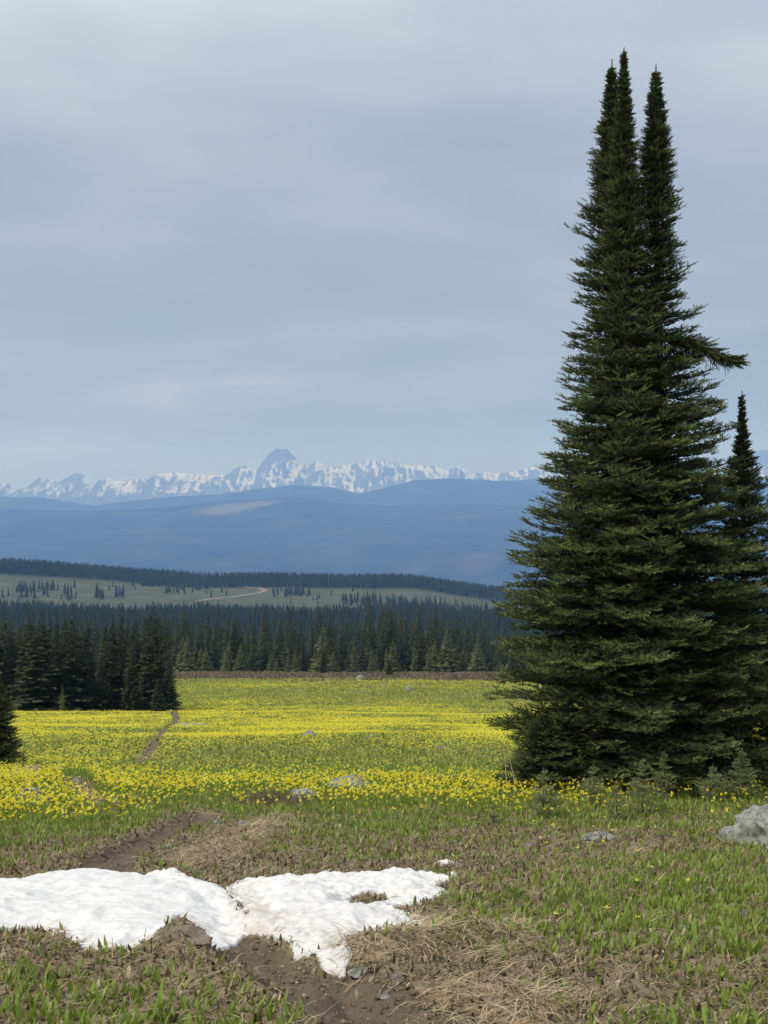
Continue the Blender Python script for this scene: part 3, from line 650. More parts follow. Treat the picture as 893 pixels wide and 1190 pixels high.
# ------------------------------------------------------------------ forest trees at the meadow edge
def spire(Rb, k=.55, low=.06, wav=0.0, seed=0):
    def f(h):
        r = Rb * ((1 - h) ** .80 * (1 - k * .55 * h)) * (1 if h > low else .8 + .2 * h / low)
        return max(r * (1 + wav * math.sin(h * 23 + seed)), .01)
    return f
PROTO = {}
def mid_fir(name, label, cat, loc, Ht, rfun, seed, nwh, nb, mat, tr):
    rng = np.random.default_rng(seed); root = empty(name, loc); tag(root, label, cat); V, R_, Tp = [], [], []
    for w in range(nwh):
        f = .03 + .96 * (w / nwh) ** .92
        n = nb if f < .85 else 6
        for k in range(n):
            f2 = min(.995, f + rng.uniform(-.35, .35) / nwh); B = max(.07, rfun(f2) * rng.uniform(.58, 1.16)); ph = rng.uniform(0, 6.283)
            out = np.array([math.cos(ph), math.sin(ph), 0]); sid = np.array([-math.sin(ph), math.cos(ph), 0]); tone = rng.uniform(0, 1)
            s0, c0 = rng.uniform(-.42, -.12) * (1 - f2) + .15 * f2, rng.uniform(.05, .22)
            base = np.array([0, 0, f2 * Ht])
            for t in (.2, .4, .58, .74, .88, .97):
                p = base + out * B * t + np.array([0, 0, B * (s0 * t + c0 * t * t)])
                for sg in (-1, 1):
                    if t < .3 and rng.random() < .5: continue
                    an = rng.uniform(.5, 1.0) * (1 if t < .95 else .4); ln = (.34 * B * (1 - t) + .13 * B + .05) * rng.uniform(.7, 1.2)
                    d = out * math.cos(an) + sid * sg * math.sin(an) + np.array([0, 0, rng.uniform(-.35, .12)]); q = np.array([-d[1], d[0], 0]); q = q / (np.linalg.norm(q) + 1e-6); tl = rng.uniform(-.9, .9); q = q * math.cos(tl) + np.array([0, 0, math.sin(tl)])
                    wd = ln * rng.uniform(.26, .44); m = p + d * ln * .45
                    V.append([p, m - q * wd, p + d * ln]); V.append([p, p + d * ln * .92, m + q * wd]); R_.append(min(1, max(0, tone * .6 + rng.uniform(0, .4)))); R_.append(R_[-1]); Tp += [t * t * rng.uniform(0, .35)] * 2
    for k in range(3):
        a = k * 2.09; r = Ht * .004; V.append([(math.cos(a) * r, math.sin(a) * r, Ht * .96), (math.cos(a + 2) * r, math.sin(a + 2) * r, Ht * .96), (0, 0, Ht * 1.005)]); R_.append(.3); Tp.append(0)
    V = np.array(V).reshape(-1, 3); mk('crown', V, np.arange(len(V)).reshape(-1, 3), mat, dict(rnd=np.repeat(R_, 3), tip=np.repeat(Tp, 3)), False, root)
    hs = np.linspace(-.02, .97, 8); v, q = tube([(0, 0, h * Ht) for h in hs], [tr * (1 - max(h, 0) * .97) for h in hs], 6); mk('trunk', v, q, M_BARK, None, True, root)
    return root
def proto(key, Ht, Rb, seed, mat, k, nwh, nb):
    PROTO[key] = (Ht, dict(Ht=Ht, rfun=spire(Rb, k, .05, .08, seed), seed=seed, nwh=nwh, nb=nb, mat=mat, tr=Ht * .011))
for i, (Ht, Rb, k) in enumerate([(10, 1.75, .6), (10, 1.5, .7), (9, 1.9, .4), (11, 1.45, .75), (7, 1.6, .3)]):
    proto('g%d' % i, Ht, Rb, 500 + i, M_GROVE, k, 36, 13)
for i, (Ht, Rb, k) in enumerate([(15, 2.0, .6), (15, 1.6, .7), (14, 2.3, .5), (16, 1.7, .75), (13, 1.6, .6), (15, 2.2, .4)]):
    proto('f%d' % i, Ht, Rb, 540 + i, M_FAR, k, 32, 11)
for i, (Ht, Rb, k) in enumerate([(9, 2.2, .15), (8, 2.0, .2), (6, 1.7, .1)]):
    proto('p%d' % i, Ht, Rb, 580 + i, M_PALE, k, 24, 13)
MADE = {}
def place(key, x, y, Ht, label, group=None, wide=1.0):
    rng = place.rng; H_, kw = PROTO[key]; loc = (x, y, float(H(x, y)) - .1); s = Ht / H_; sc3 = (s * wide, s * wide, s); rz = rng.uniform(0, 6.28)
    if key not in MADE:
        o = mid_fir('fir_tree', label, 'tree', loc, **kw); MADE[key] = o; o.scale = sc3; o.rotation_euler = (rng.normal(0, .01), rng.normal(0, .01), rz)
    else: o = copy_thing(MADE[key], loc, rz, sc3)
    tag(o, label, 'tree', group); return o
place.rng = np.random.default_rng(77); prng = place.rng
def by_px(key, px, d, top, label, group=None, wide=1.0):
    x = (px - CX) / F * d; z = float(H(x, d)); return place(key, x, d, (HY - top) / F * d - z, label, group, wide)
GG = 'firs of the dark grove left of the trail'
LG = 'dark green fir among the crowded grove on the left, beyond the yellow flowers'
for px, d, top, key in [(-14, 124, 700, 'g2'), (6, 132, 716, 'g1'), (12, 127, 724, 'g0'), (34, 122, 713, 'g0'), (24, 130, 731, 'g2'), (48, 120, 718, 'g2'), (41, 131, 717, 'g3'), (50, 134, 716, 'g3'), (58, 128, 722, 'g1'), (66, 126, 714, 'g3'),
                        (75, 130, 714, 'g1'), (85, 125, 708, 'g3'), (80, 121, 722, 'g0'), (90, 123, 728, 'g0'), (101, 127, 722, 'g1'), (96, 133, 731, 'g3'), (130, 124, 717, 'g1'), (122, 133, 720, 'g3'), (118, 122, 762, 'g1'),
                        (141, 126, 706, 'g3'), (157, 124, 715, 'g0'), (170, 126, 711, 'g3'), (178, 122, 704, 'g1'), (184, 129, 706, 'g3'), (148, 131, 722, 'g1'), (192, 134, 719, 'g3')]:
    by_px(key, px, d, top - 9, LG, GG, prng.uniform(1.25, 1.6))
by_px('g4', 154, 119, 741, 'pointed half height fir in front of the grove middle, sharp slim top', wide=.75)
by_px('g4', 184, 117.5, 789, 'small triangular young fir at the right foot of the grove by the trail', wide=1.35)
by_px('g0', 197, 121, 755, 'fir on the right end of the grove sloping down to the trail', wide=1.25)
by_px('p2', 73, 118, 793, 'thin pale young fir against the dark foot of the grove', wide=.45)
by_px('g1', 107, 122, 748, 'slender fir beside the gap in the left grove', wide=.9)

FG = 'firs of the forest along the far edge of the meadow'
LF = 'dark fir in the dense forest row along the far edge of the meadow'
sky_px = np.array([-60, 0, 20, 100, 196, 215, 240, 270, 300, 330, 350, 380, 405, 432, 455, 480, 500, 530, 560, 590, 640, 700, 893, 960.]); sky_y = np.array([712, 712, 716, 712, 712, 709, 711, 710, 713, 711, 714, 712, 708, 700, 699, 705, 703, 710, 714, 722, 724, 722, 720, 720.])
def forest():
    n = 0; used = []
    for row, (d0, d1, cnt, dt) in enumerate([(258, 268, 62, 26), (270, 286, 74, 8), (290, 330, 74, 0)]):
        for i in range(cnt):
            px = -40 + (i + prng.uniform(.1, .9)) / cnt * 680; d = prng.uniform(d0, d1)
            top = np.interp(px, sky_px, sky_y) + prng.uniform(-9, 9) + dt * prng.uniform(.2, 1.3) - (7 if prng.random() < .15 else 0)
            key = prng.choice(['f0', 'f1', 'f2', 'f3', 'f4', 'f5'] if row else ['f0', 'f2', 'f5', 'f4'])
            by_px(key, px, d, top, LF, FG, prng.uniform(1.1, 1.6))
forest()
by_px('f3', 338, 262, 690, 'tallest dark fir of the far forest, its tip above all others left of centre', wide=1.5)
by_px('f3', 431, 263, 691, 'very tall narrow fir of the far forest, near the middle of the photo', wide=1.35)
by_px('f0', 487, 263, 694, 'tall pointed fir of the far forest, right of the middle', wide=1.35)
by_px('f0', 454, 264, 694, 'tall broad topped fir between the two high firs of the far forest', wide=1.5)
by_px('f2', 274, 262, 707, 'broad rounded tall fir in the left half of the far forest', wide=1.5)
SPEC = [('p0', 375, 250, 724, 'broad olive green fir behind the dark cone shaped one', 1.1), ('g4', 376, 243, 752, 'dark cone shaped fir standing out in front of the far forest', .95),
        ('g4', 453, 226, 765, 'rounded dark bushy fir out on the brown heath, nearest the yellow meadow', 1.25), ('p0', 520, 251, 729, 'large bushy pale fir in front of the far forest, right of the middle', 1.2),
        ('p0', 556, 250, 748, 'wide rounded pale fir beside the left edge of the big clump', 1.5), ('p1', 499, 249, 752, 'lower pale fir left of the large bushy one', .9),
        ('p2', 322, 250, 767, 'small round pale fir on the heath edge left of the middle', 1.2), ('p2', 335, 251, 762, 'small pointed pale fir just right of a small round one', .8),
        ('p1', 240, 251, 752, 'bushy pale fir at the left end of the far forest edge', 1.25), ('p2', 263, 250, 758, 'small cone shaped pale fir in the left part of the forest edge', .9),
        ('p2', 274, 249, 768, 'tiny round pale fir beside a small cone shaped one', 1.1), ('p1', 450, 251, 749, 'slim pale fir behind the rounded bushy fir on the heath', .7),
        ('p1', 432, 251, 750, 'pale slender fir left of the rounded bushy fir', .65), ('p2', 394, 250, 771, 'very small pale fir right of the dark cone', 1.1), ('p1', 218, 251, 735, 'tall pale fir right behind the end of the grove', .8),
        ('p2', 531, 250, 780, 'tiny pale sapling at the foot of the forest right of centre', .7), ('p2', 472, 251, 774, 'short pale sapling at the foot of the forest, right of the rounded bushy fir', .6)]
FP = 'small pale firs along the front of the far forest'
for k in range(16): by_px(prng.choice(['p0', 'p1', 'p2']), 205 + (k + prng.uniform(.1, .9)) / 16 * 385, prng.uniform(252, 257), prng.uniform(738, 766), 'low pale green fir in the ragged front edge of the dark far forest', FP, prng.uniform(.7, 1.2))
for key, px, d, top, lab, wd in SPEC: by_px(key, px, d, top, lab, None, wd)

# ------------------------------------------------------------------ far woods as masses
def mass(name, label, xy, hts, seed):
    rng = np.random.default_rng(seed); x, y = xy; n = len(x); z = H(x, y) - .5
    V, T, rr, o = [], [], [], 0
    sides = 6; base = np.arange(sides)
    for lev, (z0, z1, r0) in enumerate([(.05, .55, 1.0), (.32, .80, .68), (.6, 1.0, .40)]):
        a = np.linspace(0, 2 * math.pi, sides, endpoint=False)[None] + rng.uniform(0, 6, (n, 1)); r = hts[:, None] * .145 * r0 * rng.uniform(.7, 1.25, (n, sides))
        ring = np.stack([x[:, None] + np.cos(a) * r, y[:, None] + np.sin(a) * r, z[:, None] + hts[:, None] * (z0 + rng.uniform(-.05, .05, (n, sides)))], -1)
        tip = np.stack([x, y, z + hts * z1], -1)[:, None]
        vv = np.concatenate([ring, tip], 1); V.append(vv.reshape(-1, 3)); k = (np.arange(n) * (sides + 1))[:, None]
        t = np.stack([k + base, k + (base + 1) % sides, np.broadcast_to(k + sides, (n, sides))], -1).reshape(-1, 3) + o; T.append(t); o += n * (sides + 1)
        rr.append(np.repeat(rng.uniform(0, 1, n), sides + 1))
    ob = mk(name, np.vstack(V), np.vstack(T), M_MASS, dict(rnd=np.concatenate(rr)), False); tag(ob, label, 'wood', kind='stuff')
def scatter_rect(rng, y0, y1, n):
    y = np.sqrt(rng.uniform(y0 * y0, y1 * y1, n)); x = rng.uniform(-.36, .36, n) * y; return x, y
mr = np.random.default_rng(91)
x, y = scatter_rect(mr, 345, 1500, 34000); lim = 1330 + 75 * fbm(x / 150, y / 150, 63, 3) + 150 * smooth(60, 330, x); ok = (y < lim) & ((fbm(x / 60, y / 60, 8, 3) > -.32) | (y < 1250))
ht = np.where(y < 600, mr.uniform(9, 15, len(x)), mr.uniform(11, 22, len(x)))
ht = ht * np.where(y < 470, .62, 1); mass('lower_wood', 'dark blue green wood filling the dip behind the far forest', (x[ok], y[ok]), ht[ok], 5)
x, y = scatter_rect(mr, 1880, 2230, 15000); ok = (y > 1945 - 60 * fbm(x / 200, y / 200, 65, 2)) & ~((np.abs(x + 285) < 28) & (mr.random(len(x)) < .7))
mass('ridge_wood', 'dark band of forest along the crest of the cleared ridge', (x[ok], y[ok]), mr.uniform(11, 19, ok.sum()), 6)
cl = []
for px, py, w, h, c in [(30, 680, 10, 2.0, 26), (58, 678, 8, 2, 14), (116, 687, 5, 2, 14), (138, 685, 5, 2, 14), (232, 677, 8, 2, 20), (78, 690, 8, 2, 8), (170, 674, 9, 1.5, 18), (205, 681, 22, 4, 10), (60, 684, 50, 4, 10), (345, 683, 14, 5, 30), (420, 693, 30, 4, 40), (470, 700, 50, 5, 120), (540, 708, 40, 4, 120), (120, 682, 130, 8, 22), (330, 686, 50, 6, 18), (20, 688, 40, 4, 10)]:
    for k in range(c):
        g = ground_at(px + mr.normal(0, w / 1.6), py + 7 + mr.normal(0, h / 2)); cl.append(g)
cl = np.array(cl); mass('scattered_wood', 'scattered dark tree clumps left standing in the pale clearing', (cl[:, 0], cl[:, 1]), mr.uniform(8, 16, len(cl)), 7)
def forest_road():
    P = poly_px([(228, 699), (252, 696), (278, 693), (300, 689.5), (309, 686.5), (302, 684), (286, 682.5), (272, 682)]); pts = []
    for i in range(len(P) - 1):
        for t in np.linspace(0, 1, 12, endpoint=False): pts.append(P[i] * (1 - t) + P[i + 1] * t)
    pts = np.array(pts + [P[-1]]); d = np.gradient(pts, axis=0); d /= np.linalg.norm(d, axis=1, keepdims=True); nrm = np.stack([-d[:, 1], d[:, 0]], 1)
    V = []
    for p, q in zip(pts, nrm):
        for s in (-4, 0, 4): X, Y = p + q * s; V.append((X, Y, float(H(X, Y)) + .6))
    i = np.arange(len(V)).reshape(-1, 3); Q = np.concatenate([np.stack([i[:-1, k], i[:-1, k + 1], i[1:, k + 1], i[1:, k]], -1) for k in (0, 1)])
    m, n, l = new_mat('pale_gravel'); tc = N(n, 'ShaderNodeTexCoord'); t = noise(n, l, .4, 5, .7, tc.outputs['Object']); r = ramp(n, [(.3, (.17, .15, .11)), (.7, (.30, .26, .20))]); l.new(t.outputs[0], r.inputs[0])
    p = N(n, 'ShaderNodeBsdfPrincipled'); p.inputs['Roughness'].default_value = .95; l.new(r.outputs[0], p.inputs[0]); o = N(n, 'ShaderNodeOutputMaterial'); l.new(p.outputs[0], o.inputs[0])
    tag(mk('road', np.array(V), Q, m, None, True), 'pale gravel track curving through the clearing', kind='structure')
forest_road()

# ------------------------------------------------------------------ snow
def in_poly(x, y, P):
    r = np.zeros(x.shape, bool)
    for i in range(len(P)):
        a, b = P[i], P[(i + 1) % len(P)]
        c = (a[1] > y) != (b[1] > y)
        with np.errstate(divide='ignore', invalid='ignore'): r ^= c & (x < (b[0] - a[0]) * (y - a[1]) / (b[1] - a[1] + 1e-12) + a[0])
    return r
def cups(x, y, cell, seed):                 # scalloped sun cups: shallow bowls with sharp rims
    cx, cy = np.floor(x / cell), np.floor(y / cell); best = np.full(x.shape, 9.)
    for a in (-1, 0, 1):
        for b in (-1, 0, 1):
            ix, iy = cx + a, cy + b; h1 = hash2(ix, iy, seed) / 4294967296.; h2 = hash2(ix, iy, seed + 9) / 4294967296.
            best = np.minimum(best, (x / cell - ix - h1) ** 2 + (y / cell - iy - h2) ** 2)
    return np.minimum(best, 1.2)
def snow(name, label, outline, holes, amp, thick, reach, dirty_f, seed, step=.011):
    P = poly_px(outline); Hs = [poly_px(h) for h in holes]
    lo, hi = P.min(0) - .05, P.max(0) + .05; X = np.arange(lo[0], hi[0], step); Y = np.arange(lo[1], hi[1], step); x, y = np.meshgrid(X, Y)
    wx = x + .03 * fbm(x * 5, y * 5, seed, 3) + .012 * fbm(x * 22, y * 22, seed + 1, 2); wy = y + .045 * fbm(x * 4, y * 5, seed + 2, 3) + .018 * fbm(x * 18, y * 22, seed + 3, 2)
    ins = in_poly(wx, wy, P); d = seg_dist(wx, wy, np.vstack([P, P[:1]]))
    for h in Hs: ins &= ~in_poly(wx, wy, h); d = np.minimum(d, seg_dist(wx, wy, np.vstack([h, h[:1]])))
    sd = np.where(ins, d, -d); t = np.clip(sd / reach, 0, 1)
    body = thick * (t ** 1.15 * (2 - t) / 1.0) * (1 + .35 * fbm(x / .6, y / .6, seed + 4, 3))
    lipz = .012 * smooth(0, .03, sd)
    qx, qy = x + .07 * fbm(x * 3, y * 3, seed + 5, 3), y * 1.35 + .07 * fbm(x * 3 + 9, y * 3, seed + 6, 3)
    c1 = cups(qx, qy, .19, seed + 7); c2 = cups(qx + 3, qy, .085, seed + 8)
    rip = amp * (c1 - .4) + amp * .42 * (c2 - .4) + amp * .25 * fbm(x * 14, y * 18, seed + 9, 3)
    hb = H(x, y); hz = H0(x, y) + .05 * fbm(x / 1.1, y / 1.1, 31, 3); z = hb + (hz - hb) * smooth(.04, .32, sd) + lipz + body + rip * smooth(0, .1, sd) + .004
    z = np.where(sd <= step, hb - .06, np.maximum(z, hb - .06))
    nr, nc = x.shape; i = np.arange(nr * nc).reshape(nr, nc); m = sd > -step * 1.2
    okq = m[:-1, :-1] & m[:-1, 1:] & m[1:, 1:] & m[1:, :-1]
    Q = np.stack([i[:-1, :-1], i[:-1, 1:], i[1:, 1:], i[1:, :-1]], -1)[okq]
    u = np.unique(Q); mp = np.full(nr * nc, -1); mp[u] = np.arange(len(u))
    uu = x / y * F + CX; vv = HY - z / y * F; dirt = dirty_f(uu, vv) + .3 * (1 - smooth(0, .05, sd)) + (.12 + 9 * amp) * smooth(.5, 1.05, c1) * smooth(-.2, .3, fbm(x * 3, y * 3, seed + 15, 3))
    o = mk(name, np.stack([x, y, z], -1).reshape(-1, 3)[u], mp[Q], M_SNOW, dict(dirty=np.clip(dirt, 0, 1).ravel()[u]), True); tag(o, label, 'snow patch'); return o
OUT_A = [(-230, 1030), (-60, 1026), (0, 1023), (20, 1026), (45, 1023), (70, 1018), (120, 1015), (180, 1018), (215, 1023), (240, 1031), (262, 1040), (280, 1052), (289, 1066), (285, 1080), (270, 1091), (250, 1099), (225, 1099), (190, 1104),
      (165, 1106), (140, 1108), (100, 1106), (75, 1100), (52, 1092), (66, 1086), (40, 1081), (0, 1084), (-60, 1087), (-230, 1090)]
OUT_B = [(256, 1042), (270, 1031), (292, 1023), (320, 1019), (360, 1017), (400, 1017), (440, 1014), (480, 1014), (502, 1018), (531, 1024), (527, 1029), (510, 1032), (524, 1040), (503, 1049), (492, 1054), (470, 1057), (502, 1062), (478, 1068), (500, 1076), (482, 1081),
      (440, 1086), (424, 1093), (405, 1103), (414, 1115), (403, 1122), (384, 1120), (360, 1111), (340, 1103), (322, 1092), (303, 1084), (286, 1081), (270, 1086), (276, 1064), (268, 1050)]
snow('snow_patch', 'smooth white snow patch on the left, running out of the photo', OUT_A, [], .028, .062, .45,
     lambda u, v: .16 + .3 * smooth(240, 290, u), 900)
snow('snow_patch', 'rippled snow patch in the middle, stained brown in its hollow, with a turf hole', OUT_B,
     [[(408, 1047), (420, 1043), (436, 1041), (449, 1042), (446, 1050), (430, 1053), (412, 1052)], [(452, 1054), (470, 1052), (486, 1052), (484, 1055), (462, 1057)]], .050, .052, .42,
     lambda u, v: .26 + .85 * np.exp(-(((u - 288 - (v - 1050) * .35) / 24) ** 2) - ((v - 1058) / 26) ** 2) + .35 * np.exp(-((u - 330) / 50) ** 2 - ((v - 1075) / 20) ** 2), 940)
snow('snow_patch', 'thin sliver of snow beyond the right end of the rippled patch', [(503, 1005), (520, 1003.5), (533, 1005), (531, 1008), (515, 1009)], [], .004, .02, .08, lambda u, v: .1 + 0 * u, 960, .008)
snow('snow_patch', 'tiny last shred of snow right of the rippled patch', [(518, 1019), (530, 1018), (538, 1019.5), (533, 1022), (522, 1022)], [], .004, .018, .08, lambda u, v: .25 + 0 * u, 970, .008)

# ------------------------------------------------------------------ rocks
def ico(sub=4):
    import bmesh
    bm = bmesh.new(); bmesh.ops.create_icosphere(bm, subdivisions=sub, radius=1); V = np.array([v.co[:] for v in bm.verts]); T = np.array([[v.index for v in f.verts] for f in bm.faces]); bm.free(); return V, T
ICO = {k: ico(k) for k in (3, 4, 5)}
def rock(label, px, row, wpx, hpx, seed, mat=M_ROCK, sub=4, deep=.8, rough=1.0, ang=0.35):
    g = ground_at(px, row, H); s = F / g[1]; w, h = wpx / s / 2, hpx / s; rng = np.random.default_rng(seed); V, T = ICO[sub]; V = V.copy()
    for k in range(9):                      # flatten against random planes for facets
        nrm = rng.normal(0, 1, 3); nrm[2] = abs(nrm[2]) * .8; nrm /= np.linalg.norm(nrm); c = rng.uniform(.62, .92); dd = V @ nrm; V -= np.where(dd > c, (dd - c) * .85, 0)[:, None] * nrm
    nz = fbm(V[:, 0] * 1.3 + seed, V[:, 1] * 1.3 + V[:, 2] * 1.7, seed, 3) * .22 + fbm(V[:, 0] * 5 + V[:, 2] * 4, V[:, 1] * 5 + seed - V[:, 2] * 3, seed + 3, 3) * .07 * rough
    V = V * (1 + nz[:, None]); V = V * np.array([w, w * deep, h * 1.05]); V[:, 2] = np.where(V[:, 2] < 0, V[:, 2] * .4, V[:, 2])
    y = g[1] + w * deep * .7; x = g[0] * y / g[1]
    o = mk('rock', V, T, mat, None, True); o.location = (x, y, float(H(x, y)) - h * .02 + min(0, float(H(g[0], g[1]) - H(x, y))) * 1.0); o.rotation_euler = (0, 0, rng.uniform(-ang, ang)); tag(o, label, 'rock'); return o
rock('big grey lichen speckled boulder cut by the right edge of the photo', 914, 987, 152, 50, 1, sub=5, ang=.1, rough=2.2)
rock('flat grey stone in the dry turf below the saplings', 697, 977, 46, 8, 2, rough=2)
rock('long low grey rock in the front rim of yellow flowers, centre', 408, 918, 60, 17, 3)
rock('grey rock beside dead twigs at the edge of the flowers', 350, 934, 50, 22, 4)
rock('rounded grey boulder out in the middle of the yellow meadow', 359, 858, 20, 10, 5)
rock('long low grey ledge right of the far trail bend', 221, 845, 46, 5, 6)
rock('dark domed rock among the flowers at the left edge', 30, 932, 46, 19, 7, M_ROCK2)
rock('small brown rock touching the right side of the dark domed one', 52, 933, 24, 12, 8, M_ROCK2)
rock('pale flat stone right of the small left fir', 68, 896, 15, 6, 9)
rock('low brownish rock at the foot of the small left fir', 36, 905, 38, 15, 10, M_ROCK2)
rock('small stone in the green stripe of the meadow', 249, 893, 10, 5, 11)
rock('white pointed boulder on the brown heath before the forest', 419, 790, 13, 5, 12)
rock('brown stone in the far yellow stripe', 428, 799, 9, 3, 13, M_ROCK2)
rock('flat stone in the far yellow stripe, right of the brown one', 446, 797, 8, 3, 14)
rock('pale grey stone in the far green stripe', 476, 803, 9, 5, 15)
rock('low dark rock in the meadow, left of the big clump', 512, 872, 22, 5, 16, M_ROCK2)
rock('small dark stone in the green stripe above the long low rock', 421, 897, 16, 5, 17, M_ROCK2)
rock('low flat stone right of the round meadow boulder', 431, 858, 14, 4, 18)
rock('pale stone at the top of the trail beside the grove', 199, 832, 5, 8, 19)
rock('light grey stone on the trampled trail behind the snow', 253, 957, 12, 5, 20)
rock('blue grey flat stone right of the light one on the trampled trail', 284, 960, 24, 6, 21)
rock('dark wet rock in the runoff under the snow', 462, 1143, 20, 10, 22, M_ROCK2)
rock('flat grey wet stone where the melt water leaves the snow', 422, 1134, 36, 6, 23)
rock('small stone at the runoff edge below the dark wet rock', 448, 1160, 14, 7, 24)
rock('tiny pebble lying on the bare trail', 276, 1118, 7, 4, 25, sub=3)
rock('pale pebble in the turf at the right', 866, 1062, 9, 4, 26, sub=3)
rock('small pale stone in the trampled patch behind the snow', 197, 985, 24, 4, 27)
rock('grey stone beside the trail gap among the flowers', 87, 910, 13, 7, 28)
rock('brown domed stone showing through the turf mound before the left snow', 214, 1095, 76, 15, 40, M_ROCK3, deep=.4)
rock('pale brown stone near the flower edge, left of the trail', 117, 936, 18, 8, 29, M_ROCK2)
rock('flat stone deep in the turf left of the grey flat one', 615, 985, 18, 5, 30, M_ROCK2)

# ------------------------------------------------------------------ ground cover
def scatter(rng, d0, d1, dens, ha=.56):
    ds = np.exp(np.linspace(math.log(d0), math.log(d1), 500)); pd = dens(ds) * ds * 2 * ha; c = np.concatenate([[0], np.cumsum((pd[1:] + pd[:-1]) / 2 * np.diff(ds))]); n = int(c[-1])
    d = np.interp(rng.uniform(0, c[-1], n), c, ds); return rng.uniform(-ha, ha, n) * d, d
SNOWP = [poly_px(OUT_A), poly_px(OUT_B)]
HOLE = poly_px([(408, 1047), (420, 1043), (436, 1041), (449, 1042), (446, 1050), (430, 1053), (412, 1052)])
def off_snow(x, y):
    r = np.ones(x.shape, bool); near = y < 11.5; xn, yn = x[near], y[near]; c = np.zeros(xn.shape, bool)
    for P in SNOWP: c |= in_poly(xn, yn, P) & (seg_dist(xn, yn, np.vstack([P, P[:1]])) > .05)
    r[near] = ~(c & ~in_poly(xn, yn, HOLE)); return r
def blades(rng, x, y, z, az, tilt, ln, wd, bend, segs=3, shape=(.55, 1.0, .8)):
    """Pointed leaves: a bent strip that narrows to a tip."""
    n = len(x); out = np.stack([np.cos(az), np.sin(az), 0 * az], -1); sid = np.stack([-np.sin(az), np.cos(az), 0 * az], -1); up = np.array([0, 0, 1.])
    V = []; p = np.stack([x, y, z], -1); a = tilt.copy()
    for k in range(segs):
        V.append(p - sid * (wd * shape[k] / 2)[:, None]); V.append(p + sid * (wd * shape[k] / 2)[:, None])
        p = p + (out * np.sin(a)[:, None] + up * np.cos(a)[:, None]) * (ln / segs)[:, None]; a = a + bend / segs
    V.append(p); V = np.stack(V, 1); m = 2 * segs + 1; b = (np.arange(n) * m)[:, None]
    Q = np.concatenate([b + np.array([[2 * k, 2 * k + 1, 2 * k + 3, 2 * k + 2]]) for k in range(segs - 1)]) if segs > 1 else np.zeros((0, 4), int)
    T = b + np.array([[2 * segs - 2, 2 * segs - 1, 2 * segs]])
    return V.reshape(-1, 3), Q, T, m
def cover(name, label, cat, parts, mat):
    Vs, Qs, Ts, rs, o = [], [], [], [], 0
    for V, Q, T, r in parts: Vs.append(V); Qs.append(Q + o); Ts.append(T + o); rs.append(r); o += len(V)
    ob = mk(name, np.vstack(Vs), [np.vstack(Qs), np.vstack(Ts)], mat, dict(rnd=np.concatenate(rs)), False); tag(ob, label, cat, kind='stuff'); return ob
def leaves():
    rng = np.random.default_rng(201); parts = []
    x, y = scatter(rng, 4.2, 27, lambda d: 640 * np.minimum(1, (9 / d)) ** .8)
    f = fields(x, y); keep = (rng.random(len(x)) < f['green'] ** 1.05 * .98) & off_snow(x, y); x, y = x[keep], y[keep]
    for rep in range(3):
        xx, yy = x + rng.normal(0, .012, len(x)), y + rng.normal(0, .012, len(x)); z = H(xx, yy) - .004
        if rep == 2: s = rng.random(len(x)) < .45; xx, yy, z = xx[s], yy[s], z[s]
        n = len(xx); far = smooth(10, 25, yy); ln = rng.uniform(.025, .085, n) * (1 + .5 * far); V, Q, T, m = blades(rng, xx, yy, z, rng.uniform(0, 6.28, n), rng.uniform(.08, .65, n), ln, ln * rng.uniform(.15, .28, n), rng.uniform(.0, .7, n), 3, (.45, 1, .75))
        parts.append((V, Q, T, np.repeat(np.clip(rng.normal(.5, .24, n), 0, 1), m)))
    cover('lily_leaves', 'fresh green lily leaves sprouting through the turf', 'leaves', parts, M_LEAF)
    parts = []
    x, y = scatter(rng, 24, 212, lambda d: 55 * (24 / d) ** 1.1, .45); f = fields(x, y); keep = rng.random(len(x)) < .95 * f['green'] * (1 - f['brown']); x, y = x[keep], y[keep]; n = len(x); k = (y / 24) ** .55
    for rep in range(2):
        xx, yy = x + rng.normal(0, .03, n) * k, y + rng.normal(0, .03, n) * k
        V, Q, T, m = blades(rng, xx, yy, H(xx, yy) - .01, rng.uniform(0, 6.28, n), rng.uniform(.1, .8, n), rng.uniform(.08, .15, n) * k ** .6, rng.uniform(.035, .06, n) * k, rng.uniform(.1, .7, n), 2, (.8, 1))
        parts.append((V, Q, T, np.repeat(rng.uniform(0, 1, n), m)))
    cover('meadow_grass', 'green grass and leaves covering the far meadow', 'grass', parts, M_MEADOW)
